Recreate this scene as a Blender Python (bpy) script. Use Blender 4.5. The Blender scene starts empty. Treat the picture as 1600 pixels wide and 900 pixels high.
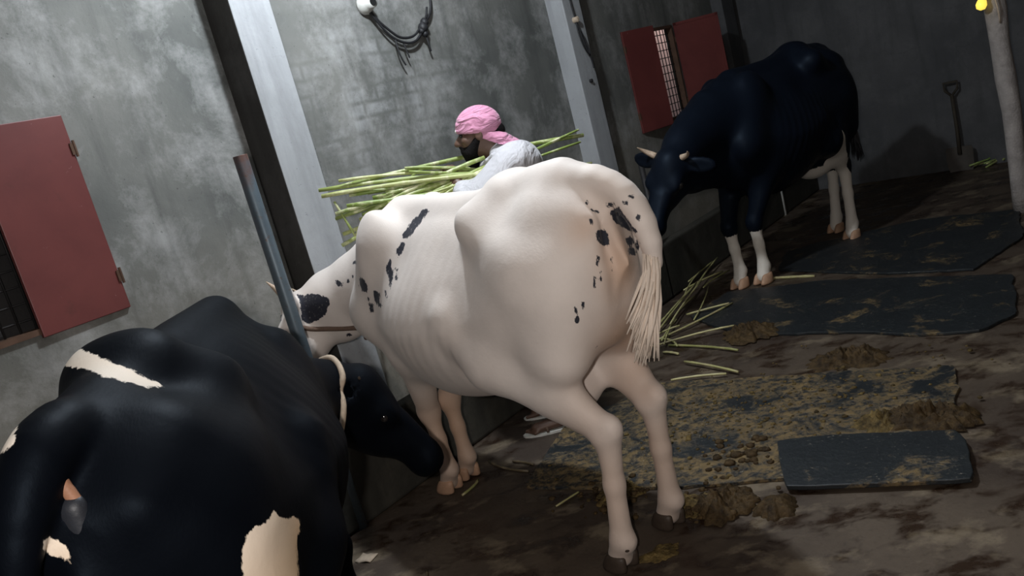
import bpy, bmesh, math, random
import numpy as np
from mathutils import Vector, Matrix, noise

# ------------------------------------------------------------ camera, world, lights, exposure
SC = bpy.context.scene
COL = SC.collection
EYE = 1.65
PITCH, ROLL = math.radians(11.5), math.radians(15.0)
cd = bpy.data.cameras.new('camera'); cam = bpy.data.objects.new('camera', cd); COL.objects.link(cam)
cd.sensor_width = 36; cd.lens = 1300/1600*36; cd.clip_start = .05
_r0 = Vector((1, 0, 0)); _u0 = Vector((0, math.sin(PITCH), math.cos(PITCH))); _f = Vector((0, math.cos(PITCH), -math.sin(PITCH)))
_r = math.cos(ROLL)*_r0 - math.sin(ROLL)*_u0; _u = math.sin(ROLL)*_r0 + math.cos(ROLL)*_u0
M4 = Matrix((_r, _u, -_f)).transposed().to_4x4(); M4.translation = Vector((0, 0, EYE))
cam.matrix_world = M4
SC.camera = cam

SC.view_settings.view_transform = 'Standard'
SC.view_settings.look = 'None'
SC.view_settings.gamma = 1
SC.view_settings.exposure = 0.0

w = bpy.data.worlds.new('world'); SC.world = w; w.use_nodes = True
w.node_tree.nodes['Background'].inputs[0].default_value = (.62, .72, 1, 1)
w.node_tree.nodes['Background'].inputs[1].default_value = 0.04

def lamp(name, kind, loc, power, color, size=.1, target=None):
    d = bpy.data.lights.new(name, kind); d.energy = power; d.color = color
    if kind == 'AREA': d.shape = 'DISK'; d.size = size
    elif kind == 'POINT': d.shadow_soft_size = size
    o = bpy.data.objects.new(name, d); COL.objects.link(o); o.location = loc
    if target is not None:
        o.rotation_euler = (Vector(target)-Vector(loc)).to_track_quat('-Z', 'Y').to_euler()
    return o
lamp('ceiling_lamp_light', 'POINT', (.05, 3.70, 3.45), 235, (.86, .93, 1.0), .07)
lamp('phone_flash_light', 'POINT', (-.12, -.08, 1.74), 140, (1.0, .94, .90), .03)
lamp('rear_lamp_light', 'POINT', (1.9, .4, 3.0), 9, (1.0, .78, .55), .1)
lamp('outdoor_light', 'POINT', (3.1, 10.7, 2.9), 60, (1, .86, .82), .3)

# ------------------------------------------------------------ wall frame (s along the left wall, off into the room, z up)
WA = math.radians(40)
WU = np.array([math.sin(WA), math.cos(WA), 0.]); WN = np.array([math.cos(WA), -math.sin(WA), 0.])
WP = np.array([-1.699, 3.65, 0.])
def WW(s, off, z): return WP + WU*s + WN*off + np.array([0, 0, z])

# ------------------------------------------------------------ helpers
def setp(o, label=None, cat=None, group=None, kind=None):
    if label: o['label'] = label
    if cat: o['category'] = cat
    if group: o['group'] = group
    if kind: o['kind'] = kind
    return o
def link(name, me, mat=None, parent=None, smooth=True):
    if mat is not None:
        me.materials.append(mat)
    if smooth and len(me.polygons): me.polygons.foreach_set('use_smooth', [True]*len(me.polygons))
    o = bpy.data.objects.new(name, me); COL.objects.link(o)
    if parent is not None: o.parent = parent
    return o
def mesh(name, v, f, mat=None, parent=None, smooth=True):
    me = bpy.data.meshes.new(name); me.from_pydata([tuple(map(float, p)) for p in v], [], f); me.update()
    return link(name, me, mat, parent, smooth)
def empty(name, loc=(0, 0, 0), rz=0):
    o = bpy.data.objects.new(name, None); COL.objects.link(o); o.location = loc; o.rotation_euler = (0, 0, rz); o.empty_display_size = .1
    return o
class MB:
    def __init__(s): s.v = []; s.f = []
    def add(s, v, f):
        n = len(s.v); s.v += [np.array(p, float) for p in v]; s.f += [tuple(i+n for i in q) for q in f]
    def frame(s, fn, lo, hi):     # box in a frame function fn(a,b,c)
        v = [fn(a, b, c) for c in (lo[2], hi[2]) for b in (lo[1], hi[1]) for a in (lo[0], hi[0])]
        q = [(0, 2, 3, 1), (4, 5, 7, 6), (0, 1, 5, 4), (2, 6, 7, 3), (0, 4, 6, 2), (1, 3, 7, 5)]
        if np.dot(np.cross(np.array(v[1])-v[0], np.array(v[2])-v[0]), np.array(v[4])-v[0]) < 0: q = [f[::-1] for f in q]
        s.add(v, q)
    def tube(s, pts, rad, n=8, cap=True):
        pts = [np.array(p, float) for p in pts]; m = len(pts)
        rad = rad if hasattr(rad, '__len__') else [rad]*m
        up = np.array([0, 0, 1.]); v = []; prev = None
        for i, p in enumerate(pts):
            t = pts[min(i+1, m-1)]-pts[max(i-1, 0)]; t = t/(np.linalg.norm(t)+1e-9)
            if prev is None:
                a = np.cross(t, up)
                if np.linalg.norm(a) < .2: a = np.cross(t, [1, 0, 0])
            else: a = prev-t*(prev@t)
            a /= np.linalg.norm(a); prev = a; b = np.cross(t, a)
            for k in range(n):
                g = 2*math.pi*k/n; v.append(p+rad[i]*(math.cos(g)*a+math.sin(g)*b))
        f = [(i*n+k, i*n+(k+1) % n, (i+1)*n+(k+1) % n, (i+1)*n+k) for i in range(m-1) for k in range(n)]
        if cap: f += [tuple(range(n))[::-1], tuple((m-1)*n+k for k in range(n))]
        s.add(v, f)
    def lathe(s, origin, axis, prof, n=16):
        axis = np.array(axis, float); axis /= np.linalg.norm(axis)
        a = np.cross(axis, [0.3, .2, .9]); a /= np.linalg.norm(a); b = np.cross(axis, a); v = []
        for (r, h) in prof:
            for k in range(n):
                g = 2*math.pi*k/n; v.append(np.array(origin)+axis*h+r*(math.cos(g)*a+math.sin(g)*b))
        m = len(prof)
        f = [(i*n+k, i*n+(k+1) % n, (i+1)*n+(k+1) % n, (i+1)*n+k) for i in range(m-1) for k in range(n)]
        f += [tuple(range(n))[::-1], tuple((m-1)*n+k for k in range(n))]
        s.add(v, f)
    def build(s, name, mat=None, parent=None, smooth=False): return mesh(name, s.v, s.f, mat, parent, smooth)
def bevel(o, wd, seg=2):
    m = o.modifiers.new('b', 'BEVEL'); m.width = wd; m.segments = seg; m.limit_method = 'ANGLE'; return o

# ------------------------------------------------------------ material node helpers
class NT:
    def __init__(s, name):
        s.m = bpy.data.materials.new(name); s.m.use_nodes = True; s.t = s.m.node_tree
        s.b = s.t.nodes['Principled BSDF']; s._c = None
    def n(s, typ, **kw):
        x = s.t.nodes.new(typ)
        for k, v in kw.items(): setattr(x, k, v)
        return x
    def l(s, a, b): s.t.links.new(a, b)
    def put(s, sock, v):
        if hasattr(v, 'is_output'): s.l(v, sock)
        elif isinstance(v, (tuple, list)) and len(v) == 3 and sock.type == 'RGBA': sock.default_value = (*v, 1)
        else: sock.default_value = v
    def co(s):
        if s._c is None: s._c = s.n('ShaderNodeTexCoord').outputs['Object']
        return s._c
    def mapp(s, scale=(1, 1, 1), rot=(0, 0, 0), loc=(0, 0, 0)):
        x = s.n('ShaderNodeMapping'); s.l(s.co(), x.inputs[0]); x.inputs['Scale'].default_value = scale; x.inputs['Rotation'].default_value = rot; x.inputs['Location'].default_value = loc
        return x.outputs[0]
    def noise(s, scale, detail=4, rough=.55, vec=None, dist=0, out=0):
        x = s.n('ShaderNodeTexNoise'); s.l(vec if vec is not None else s.co(), x.inputs['Vector'])
        x.inputs['Scale'].default_value = scale; x.inputs['Detail'].default_value = detail; x.inputs['Roughness'].default_value = rough; x.inputs['Distortion'].default_value = dist
        return x.outputs[out]
    def ramp(s, fac, stops):
        x = s.n('ShaderNodeValToRGB'); s.l(fac, x.inputs[0]); e = x.color_ramp.elements
        while len(e) > 1: e.remove(e[0])
        e[0].position = stops[0][0]; e[0].color = s.c4(stops[0][1])
        for p, c in stops[1:]:
            q = e.new(p); q.color = s.c4(c)
        return x.outputs[0]
    def c4(s, c): return (c, c, c, 1) if not hasattr(c, '__len__') else (*c[:3], 1)
    def mix(s, fac, a, b, mode='MIX'):
        x = s.n('ShaderNodeMix', data_type='RGBA', blend_type=mode)
        s.put(x.inputs[0], fac); s.put(x.inputs[6], a); s.put(x.inputs[7], b); return x.outputs[2]
    def math(s, op, a, b=0, c=None, clamp=False):
        x = s.n('ShaderNodeMath', operation=op, use_clamp=clamp); s.put(x.inputs[0], a); s.put(x.inputs[1], b)
        if c is not None: s.put(x.inputs[2], c)
        return x.outputs[0]
    def attr(s, name): return s.n('ShaderNodeAttribute', attribute_name=name).outputs['Fac']
    def bump(s, h, strength=.3, dist=.01):
        x = s.n('ShaderNodeBump'); s.put(x.inputs['Height'], h); x.inputs['Strength'].default_value = strength; x.inputs['Distance'].default_value = dist
        s.l(x.outputs[0], s.b.inputs['Normal']); return x
    def done(s, color=None, rough=None, metal=None, spec=None):
        if color is not None: s.put(s.b.inputs['Base Color'], color)
        if rough is not None: s.put(s.b.inputs['Roughness'], rough)
        if metal is not None: s.put(s.b.inputs['Metallic'], metal)
        if spec is not None: s.put(s.b.inputs['Specular IOR Level'], spec)
        return s.m

def simple(name, col, rough=.6, metal=0, var=.25, sc=12, bump=.2, bd=.004, spec=.4):
    t = NT(name); n = t.noise(sc, 5)
    c = t.mix(n, tuple(x*(1-var) for x in col), tuple(min(1, x*(1+var)) for x in col))
    if bump: t.bump(t.noise(sc*5, 4), bump, bd)
    return t.done(c, rough, metal, spec)

def plaster(name, dark, mid, light, patchy=1.0, seed=0, brick=False):
    t = NT(name)
    v = t.mapp((1, 1, 1), loc=(seed*7.3, seed*3.1, seed))
    big = t.noise(1.1, 6, .6, v, .1); med = t.noise(2.9, 10, .72, v, .22); fine = t.noise(38, 5, .6, v)
    c = t.mix(t.ramp(big, [(.32, 0), (.68, 1)]), dark, mid)
    c = t.mix(t.math('MULTIPLY', t.ramp(med, [(.47, 0), (.66, 1)]), patchy), c, light)
    streak = t.noise(2.2, 5, .6, t.mapp((3.2, 3.2, .35)), .2)
    c = t.mix(t.ramp(streak, [(.5, 0), (.75, .55)]), c, tuple(x*.55 for x in dark))
    h = t.math('ADD', t.math('MULTIPLY', med, .6), t.math('MULTIPLY', fine, .25))
    sep = t.n('ShaderNodeSeparateXYZ'); t.l(t.co(), sep.inputs[0])
    low = t.math('SUBTRACT', 1.75, t.math('ADD', sep.outputs[2], t.math('MULTIPLY', med, .5)), clamp=True)
    c = t.mix(t.math('MULTIPLY', low, .55), c, (.27, .235, .18)) if brick else c
    crack = t.n('ShaderNodeTexVoronoi', feature='DISTANCE_TO_EDGE'); crack.inputs['Scale'].default_value = 2.3
    t.l(t.mix(.12, v, t.noise(5, 5, .6, v, 0, 1)), crack.inputs['Vector'])
    cm = t.math('MULTIPLY', t.math('LESS_THAN', crack.outputs[0], .004), t.ramp(t.noise(1.7, 2, .5, v), [(.58, 0), (.68, .35)]))
    c = t.mix(cm, c, tuple(x*.45 for x in dark))
    if brick:
        mp = t.mapp((1, 1, 1), rot=(0, 0, -math.radians(50))); s2 = t.n('ShaderNodeSeparateXYZ'); t.l(mp, s2.inputs[0])
        cb = t.n('ShaderNodeCombineXYZ'); t.l(s2.outputs[0], cb.inputs[0]); t.l(s2.outputs[2], cb.inputs[1])
        bt = t.n('ShaderNodeTexBrick'); t.l(t.mix(.04, cb.outputs[0], t.noise(6, 3, .5, v, 0, 1)), bt.inputs['Vector']); bt.inputs['Scale'].default_value = 1; bt.inputs['Brick Width'].default_value = .24; bt.inputs['Row Height'].default_value = .085
        bt.inputs['Mortar Size'].default_value = .022; bt.inputs['Mortar Smooth'].default_value = 1.0; bt.inputs['Color1'].default_value = (1, 1, 1, 1); bt.inputs['Color2'].default_value = (.7, .7, .7, 1); bt.inputs['Mortar'].default_value = (0, 0, 0, 1)
        rg = t.n('ShaderNodeVectorMath', operation='DISTANCE'); t.l(cb.outputs[0], rg.inputs[0]); rg.inputs[1].default_value = (3.6, 1.95, 0)
        msk = t.math('MULTIPLY', t.math('SUBTRACT', 1.0, t.math('DIVIDE', rg.outputs['Value'], .95), clamp=True), t.ramp(t.noise(4, 6, .7, v), [(.46, 0), (.66, 1)]))
        c = t.mix(t.math('MULTIPLY', msk, t.math('MULTIPLY', bt.outputs[0], .42)), c, (.62, .63, .64))
        h = t.math('ADD', h, t.math('MULTIPLY', t.math('MULTIPLY', msk, bt.outputs[0]), .25))
    c = t.mix(t.ramp(t.noise(60, 2, .5, v), [(.70, 0), (.76, .5)]), c, tuple(x*.4 for x in dark))
    t.bump(h, .45, .02)
    return t.done(c, t.ramp(med, [(.3, .85), (.7, .65)]), 0, .3)

M = {}
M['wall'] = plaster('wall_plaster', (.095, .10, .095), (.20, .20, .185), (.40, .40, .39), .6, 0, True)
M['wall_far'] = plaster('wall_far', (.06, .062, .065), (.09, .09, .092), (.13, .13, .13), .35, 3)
M['pil'] = plaster('pilaster_plaster', (.30, .31, .315), (.37, .38, .395), (.45, .46, .48), .35, 5)
M['raw'] = plaster('raw_concrete', (.035, .033, .03), (.055, .052, .048), (.10, .095, .09), .4, 4)  # dark tone stands in for shade on the first pilaster's side
M['curb'] = plaster('trough_concrete', (.03, .028, .022), (.05, .047, .038), (.11, .10, .08), .4, 8)
M['ceil'] = plaster('ceiling_plaster', (.2, .2, .2), (.28, .28, .28), (.35, .35, .35), .4, 2)

def floor_mat():  # packed dirty concrete
    t = NT('dirty_floor')
    big = t.noise(1.3, 6, .6, None, .5); med = t.noise(4.2, 8, .68, t.mapp((1, 1.5, 1), rot=(0, 0, .5)), .25); fin = t.noise(45, 6, .7)
    c = t.mix(t.ramp(big, [(.36, 0), (.62, 1)]), (.035, .022, .014), (.085, .062, .042))
    wet = t.ramp(med, [(.40, 1), (.50, 0)])
    c = t.mix(t.math('MULTIPLY', wet, .85), c, (.022, .011, .006))
    pale = t.ramp(t.noise(3.1, 7, .66, t.mapp((1, 1.4, 1), loc=(4, 2, 0)), .2), [(.54, 0), (.64, 1)])
    c = t.mix(t.math('MULTIPLY', pale, .6), c, (.21, .165, .11))
    c = t.mix(t.ramp(fin, [(.55, 0), (.72, .5)]), c, (.035, .025, .015))
    t.bump(t.math('ADD', t.math('MULTIPLY', fin, .5), t.math('MULTIPLY', med, .5)), .4, .01)
    return t.done(c, t.ramp(med, [(.38, .25), (.52, .72)]), 0, .45)
M['floor'] = floor_mat()
def mat_mat(name, seed, soil):
    t = NT(name); v = t.mapp((1, 1, 1), loc=(seed, seed*2, 0))
    med = t.noise(3.2, 8, .72, v, .6); fin = t.noise(30, 6, .7, v)
    c = t.mix(t.noise(9, 5), (.006, .008, .010), (.016, .020, .022))
    k = t.ramp(med, [(.60-soil*.2, 0), (.68-soil*.2, 1)])
    k2 = t.ramp(fin, [(.40, 0), (.56, 1)])
    k = t.math('MULTIPLY', k, k2)
    c = t.mix(k, c, t.mix(t.noise(14, 4, .6, v), (.07, .045, .018), (.27, .185, .08)))
    spk = t.math('MULTIPLY', t.ramp(t.noise(55, 3, .6, v), [(.62, 0), (.70, 1)]), t.ramp(t.noise(5, 3, .5, v), [(.45, 0), (.65, .6)]))
    c = t.mix(spk, c, (.36, .33, .26))
    t.bump(t.math('ADD', t.math('MULTIPLY', k, 1.2), fin), .5, .008)
    return t.done(c, .5, 0, .5)
M['dung'] = None
def dung_mat(name, a, b):
    t = NT(name); n = t.noise(22, 7, .7, None, .4)
    c = t.mix(t.ramp(n, [(.35, 0), (.65, 1)]), a, b); t.bump(t.noise(70, 5, .7), .7, .012)
    return t.done(c, .6, 0, .2)
M['dung_dark'] = dung_mat('dung_dark', (.02, .012, .005), (.085, .052, .02))
M['dung_ochre'] = dung_mat('dung_ochre', (.03, .02, .008), (.19, .13, .045))
M['red'] = None
def red_mat(name, a, b):
    t = NT(name); n = t.noise(3, 6, .6, None, .3)
    c = t.mix(t.ramp(n, [(.35, 0), (.65, 1)]), a, b)
    c = t.mix(t.ramp(t.noise(30, 5, .7), [(.69, 0), (.75, .8)]), c, (.42, .30, .28))
    c = t.mix(t.ramp(t.noise(7, 8, .7), [(.6, 0), (.75, .5)]), c, (.06, .02, .015))
    t.bump(t.noise(9, 3), .12, .01)
    return t.done(c, .45, 0, .5)
M['shutter'] = red_mat('red_shutter_paint', (.11, .026, .024), (.145, .036, .032))
M['rust'] = simple('rusty_iron', (.10, .055, .035), .7, .3, .5, 20)
M['iron'] = simple('dark_iron', (.03, .028, .028), .6, .5, .3, 20)
def pipe_mat():
    t = NT('blue_grey_pipe'); n = t.noise(9, 6, .65)
    g = t.n('ShaderNodeSeparateXYZ'); t.l(t.co(), g.inputs[0])
    rz = t.math('ADD', g.outputs[2], t.math('MULTIPLY', n, .3))
    c = t.mix(n, (.07, .10, .125), (.14, .175, .20))
    c = t.mix(t.ramp(t.noise(40, 5, .7), [(.58, 0), (.68, .8)]), c, (.10, .06, .04))
    c = t.mix(t.math('MULTIPLY', t.math('SUBTRACT', rz, 1.80), 8, clamp=True), c, (.13, .055, .035))
    return t.done(c, .45, .35, .5)
M['pipe'] = pipe_mat()
M['pole'] = simple('weathered_pole', (.30, .27, .25), .8, 0, .5, 14, .6, .01)
M['cable'] = simple('black_cable', (.018, .018, .02), .55, 0, .3, 40)
M['white_plastic'] = simple('white_plastic', (.62, .62, .58), .5, 0, .15, 25)
M['dark_hole'] = simple('dark_socket', (.01, .01, .01), .6, 0)
M['rope'] = simple('pale_rope', (.50, .40, .30), .9, 0, .3, 80, .8, .003)
M['rope_brown'] = simple('brown_rope', (.14, .09, .065), .9, 0, .3, 80, .8, .003)
M['wood'] = simple('old_wood', (.04, .032, .022), .8, 0, .4, 10)
M['blade'] = simple('spade_blade_steel', (.07, .06, .05), .6, .3, .4, 12)
M['pink_wall'] = simple('neighbour_wall', (.80, .62, .58), .9, 0, .06, 3)
M['tarp'] = simple('dark_tarp', (.05, .055, .06), .8, 0, .4, 8)
def stalk_mat(name, a, b, dry, k=.3):
    t = NT(name); oi = t.n('ShaderNodeObjectInfo').outputs['Random']
    c = t.mix(oi, a, b); n = t.noise(14, 4, .6)
    c = t.mix(t.ramp(n, [(.50, 0), (.66, 1)]), c, dry)
    return t.done(c, .45, 0, .5)
M['stalk'] = stalk_mat('green_stalk', (.20, .28, .06), (.48, .50, .20), (.66, .66, .42))
M['leaf'] = stalk_mat('green_leaf', (.14, .24, .05), (.30, .38, .12), (.40, .40, .18))
M['straw'] = stalk_mat('straw_stalk', (.26, .26, .09), (.50, .45, .22), (.40, .34, .18))
M['straw_brown'] = stalk_mat('brown_straw', (.06, .045, .025), (.12, .09, .05), (.2, .16, .1))

def coat(name, base, mark, tan=None, edge=.007, rough=.62, sheen=.1, spec=.35, hair=240):
    t = NT(name)
    rag = t.noise(55, 4, .7, t.mapp((1, 1, .45)))
    m = t.math('ADD', t.attr('mark'), t.math('MULTIPLY', t.math('SUBTRACT', rag, .5), edge*4.5))
    m = t.math('MULTIPLY', m, 400, clamp=True)
    b = t.mix(t.ramp(t.noise(6, 5, .6), [(.3, 0), (.7, 1)]), tuple(x*.90 for x in base), base)
    if tan is not None:
        b = t.mix(t.attr('tint'), b, tan)
        b = t.mix(t.attr('dirt'), b, (.20, .13, .08))
    mk = t.mix(t.ramp(t.noise(90, 3, .6), [(.60, 0), (.75, .35)]), mark, base) if tan is not None else t.mix(t.attr('tint'), mark, (.62, .38, .17))
    c = t.mix(m, b, mk)
    h = t.noise(hair, 3, .6, t.mapp((1, .25, .5))); h2 = t.noise(14, 3, .6)
    t.bump(t.math('ADD', t.math('MULTIPLY', h, .25), h2), .16, .01)
    t.b.inputs['Sheen Weight'].default_value = sheen; t.b.inputs['Specular Tint'].default_value = (1, 1, 1, 1) if tan is not None else (.6, .78, 1, 1); t.b.inputs['Sheen Roughness'].default_value = .4
    return t.done(c, rough, 0, spec)
M['coat_white'] = coat('white_cow_coat', (.78, .70, .64), (.022, .024, .035), (.52, .30, .17))
M['coat_near'] = coat('near_cow_coat', (.0020, .0026, .0042), (.80, .72, .62), None, .0045, .55, .0, .07)
M['coat_far'] = coat('far_cow_coat', (.004, .006, .011), (.72, .66, .58), None, .010, .5, .0, .12)
M['hoof'] = simple('hoof_dark', (.05, .035, .025), .55, 0, .4, 30)
M['hoof_pale'] = simple('hoof_pale', (.45, .27, .17), .55, 0, .3, 30)
M['horn'] = simple('horn', (.48, .36, .26), .5, 0, .3, 30)
M['eye'] = simple('cow_eye', (.012, .010, .010), .08, 0, 0, 5, 0, spec=.9)
M['skinpink'] = simple('bare_pink_skin', (.30, .15, .09), .55, 0, .3, 20)
M['skindark'] = simple('bare_dark_skin', (.016, .018, .023), .5, 0, .4, 20)

# ------------------------------------------------------------ implicit bodies (smooth union of limbs, meshed by surface nets)
class Body:
    """list of primitives, smoothly united; every shape is one continuous surface"""
    def __init__(s): s.p = []
    def rc(s, a, b, r1, r2, k=.05, flat=None, sub=False):   # tapered limb; flat=(axis, factor)
        a = np.array(a, float); b = np.array(b, float); R = max(r1, r2)
        def fn(P):
            Q = P-a; ab = b-a
            if flat is not None:
                ax = np.array(flat[0], float); ax /= np.linalg.norm(ax); g = flat[1]-1
                Q = Q+g*(Q@ax)[:, None]*ax; ab = ab+g*(ab@ax)*ax
            t = np.clip(Q@ab/(ab@ab+1e-9), 0, 1)
            return np.linalg.norm(Q-t[:, None]*ab, axis=1)-(r1+(r2-r1)*t)
        ex = R/(min(1, flat[1]) if flat else 1)
        s.p.append((fn, np.minimum(a, b)-ex, np.maximum(a, b)+ex, k, sub)); return s
    def chain(s, pts, k=.05, flat=None):
        for (a, ra), (b, rb) in zip(pts[:-1], pts[1:]): s.rc(a, b, ra, rb, k, flat)
    def el(s, c, r, k=.05, rot=None, sub=False):
        c = np.array(c, float); r = np.array(r, float); Rm = np.eye(3) if rot is None else np.array(rot, float)
        def fn(P):
            q = (P-c)@Rm; k0 = np.linalg.norm(q/r, axis=1); k1 = np.linalg.norm(q/(r*r), axis=1)+1e-9
            return k0*(k0-1)/k1
        R = r.max(); s.p.append((fn, c-R, c+R, k, sub)); return s
    def fnp(s, fn, lo, hi, k, sub=False): s.p.append((fn, np.array(lo, float), np.array(hi, float), k, sub)); return s
    def box(s):
        lo = np.min([q[1] for q in s.p if not q[4]], axis=0); hi = np.max([q[2] for q in s.p if not q[4]], axis=0); return lo, hi
    @staticmethod
    def comb(d, e, k, sub):
        if sub:
            h = np.clip(.5-.5*(d+e)/k, 0, 1); return d*(1-h)-e*h+k*h*(1-h)
        h = np.clip(.5+.5*(e-d)/k, 0, 1); return e*(1-h)+d*h-k*h*(1-h)
    def ev(s, P):
        P = np.atleast_2d(P); d = np.full(len(P), 9.)
        for fn, lo, hi, k, sub in s.p: d = s.comb(d, fn(P), k, sub)
        return d
    def grid(s, h, clip=None):
        lo, hi = s.box()
        if clip is not None: lo = np.maximum(lo, clip[0]); hi = np.minimum(hi, clip[1])
        lo = lo-3*h; n = np.ceil((hi+3*h-lo)/h).astype(int)+1
        F = np.full(n, .3, dtype=np.float64)
        for fn, l, u, k, sub in s.p:
            mg = k+2.5*h
            i0 = np.clip(np.floor((l-mg-lo)/h).astype(int), 0, n); i1 = np.clip(np.ceil((u+mg-lo)/h).astype(int)+1, 0, n)
            if np.any(i1 <= i0): continue
            ax = [lo[a]+h*np.arange(i0[a], i1[a]) for a in range(3)]
            X, Y, Z = np.meshgrid(*ax, indexing='ij'); P = np.stack([X.ravel(), Y.ravel(), Z.ravel()], 1)
            sl = tuple(slice(i0[a], i1[a]) for a in range(3))
            F[sl] = s.comb(F[sl].ravel(), fn(P), k, sub).reshape(X.shape)
        return F, lo

def surface_nets(F, lo, h):
    S = F < 0; n = np.array(F.shape)
    cnt = np.zeros(n-1, int); off = [(i, j, k) for i in (0, 1) for j in (0, 1) for k in (0, 1)]
    def sub(A, o): return A[o[0]:n[0]-1+o[0], o[1]:n[1]-1+o[1], o[2]:n[2]-1+o[2]]
    for o in off: cnt += sub(S, o)
    act = (cnt > 0) & (cnt < 8); idx = np.full(act.shape, -1); cells = np.argwhere(act); idx[act] = np.arange(len(cells))
    acc = np.zeros((len(cells), 3)); c = np.zeros(len(cells))
    for a in range(3):
        for o in off:
            if o[a]: continue
            o2 = list(o); o2[a] = 1
            p = cells+np.array(o); q = cells+np.array(o2)
            fa = F[p[:, 0], p[:, 1], p[:, 2]]; fb = F[q[:, 0], q[:, 1], q[:, 2]]; m = (fa < 0) != (fb < 0)
            t = np.where(m, fa/(fa-fb+1e-12), 0)
            pt = np.array(o, float)+np.zeros((len(cells), 3)); pt[:, a] += t
            acc += pt*m[:, None]; c += m
    V = lo+h*(cells+acc/c[:, None]); Q = []
    for a in range(3):
        b, d = (a+1) % 3, (a+2) % 3
        s0 = [slice(None)]*3; s1 = [slice(None)]*3; s0[a] = slice(0, -1); s1[a] = slice(1, None)
        A, B = S[tuple(s0)], S[tuple(s1)]; E = np.argwhere(A != B)
        E = E[(E[:, b] > 0) & (E[:, d] > 0) & (E[:, b] < n[b]-1) & (E[:, d] < n[d]-1)]
        ins = A[E[:, 0], E[:, 1], E[:, 2]]; q = []
        for db, dd in ((-1, -1), (0, -1), (0, 0), (-1, 0)):
            e = E.copy(); e[:, b] += db; e[:, d] += dd; q.append(idx[e[:, 0], e[:, 1], e[:, 2]])
        q = np.stack(q, 1); q[~ins] = q[~ins][:, ::-1]; Q.append(q)
    return V, np.concatenate(Q)

def laplace(V, Q, it=2, lam=.5):
    E = np.concatenate([Q[:, [0, 1]], Q[:, [1, 2]], Q[:, [2, 3]], Q[:, [3, 0]]]); E = np.concatenate([E, E[:, ::-1]])
    deg = np.bincount(E[:, 0], minlength=len(V)).astype(float)+1e-9
    for _ in range(it):
        A = np.stack([np.bincount(E[:, 0], weights=V[E[:, 1], a], minlength=len(V)) for a in range(3)], 1)/deg[:, None]
        V = V+lam*(A-V)
    return V
def normals(V, Q):
    fn = np.cross(V[Q[:, 2]]-V[Q[:, 0]], V[Q[:, 3]]-V[Q[:, 1]])
    N = np.zeros_like(V)
    for c in range(4):
        for a in range(3): N[:, a] += np.bincount(Q[:, c], weights=fn[:, a], minlength=len(V))
    return N/(np.linalg.norm(N, axis=1)[:, None]+1e-12)

def polygon_sd(p, poly):
    poly = np.array(poly, float); d = np.full(len(p), 9.); ins = np.zeros(len(p), bool)
    for a, b in zip(poly, np.roll(poly, -1, 0)):
        e = b-a; w_ = p-a; t = np.clip(w_@e/(e@e+1e-12), 0, 1); d = np.minimum(d, np.linalg.norm(w_-t[:, None]*e, axis=1))
        c = ((a[1] > p[:, 1]) != (b[1] > p[:, 1])) & (p[:, 0] < (b[0]-a[0])*(p[:, 1]-a[1])/(b[1]-a[1]+1e-12)+a[0]); ins ^= c
    return np.where(ins, d, -d)

def skin_mesh(name, body, h, mat, parent, brushes=(), patches=(), tints=(), dirt=None, smooth=2, ribs=None, clip=None, marksph=()):
    F, lo = body.grid(h, clip); V, Q = surface_nets(F, lo, h); V = laplace(V, Q, smooth)
    Nn = normals(V, Q); D = np.zeros(len(V))
    for c, r, a in brushes:
        r = np.array(r, float)*np.ones(3); D += a*np.exp(-(((V-np.array(c))/r)**2).sum(1))
    if ribs is not None: D += ribs(V, Nn)
    V = V+Nn*D[:, None]
    mark = np.full(len(V), -.2)
    for o, ax, ay, pts in patches:
        o = np.array(o); ax = np.array(ax); ay = np.array(ay); az = np.cross(ax, ay)
        w_ = V-o; dz = w_@az; m = (np.abs(dz) < .45) & (Nn@az > -.15)
        pts = np.array(pts); uv = np.stack([w_@ax, w_@ay], 1)
        m &= (uv[:, 0] > pts[:, 0].min()-.06) & (uv[:, 0] < pts[:, 0].max()+.06) & (uv[:, 1] > pts[:, 1].min()-.06) & (uv[:, 1] < pts[:, 1].max()+.06)
        if m.any(): mark[m] = np.maximum(mark[m], polygon_sd(uv[m], pts))
    for fn in marksph: mark = np.maximum(mark, fn(V))
    tint = np.zeros(len(V))
    for c, r, a in tints:
        r = np.array(r, float)*np.ones(3); tint = np.maximum(tint, a*np.exp(-(((V-np.array(c))/r)**2).sum(1)))
    me = bpy.data.meshes.new(name)
    me.vertices.add(len(V)); me.vertices.foreach_set('co', V.ravel().astype(np.float32))
    me.loops.add(Q.size); me.loops.foreach_set('vertex_index', Q.ravel().astype(np.int32))
    me.polygons.add(len(Q)); me.polygons.foreach_set('loop_start', np.arange(0, Q.size, 4, dtype=np.int32))
    me.update(calc_edges=True)
    for nm, arr in (('mark', mark), ('tint', tint), ('dirt', np.zeros(len(V)) if dirt is None else dirt(V))):
        me.attributes.new(nm, 'FLOAT', 'POINT').data.foreach_set('value', arr.astype(np.float32))
    return link(name, me, mat, parent)

def catmull(xs, ys, n=80):
    xs = np.array(xs, float); ys = np.array(ys, float); m = np.gradient(ys, xs); X = np.linspace(xs[0], xs[-1], n)
    i = np.clip(np.searchsorted(xs, X)-1, 0, len(xs)-2); hh = xs[i+1]-xs[i]; t = (X-xs[i])/hh
    Y = (2*t**3-3*t**2+1)*ys[i]+(t**3-2*t**2+t)*hh*m[i]+(-2*t**3+3*t**2)*ys[i+1]+(t**3-t**2)*hh*m[i+1]
    return X, Y

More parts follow.
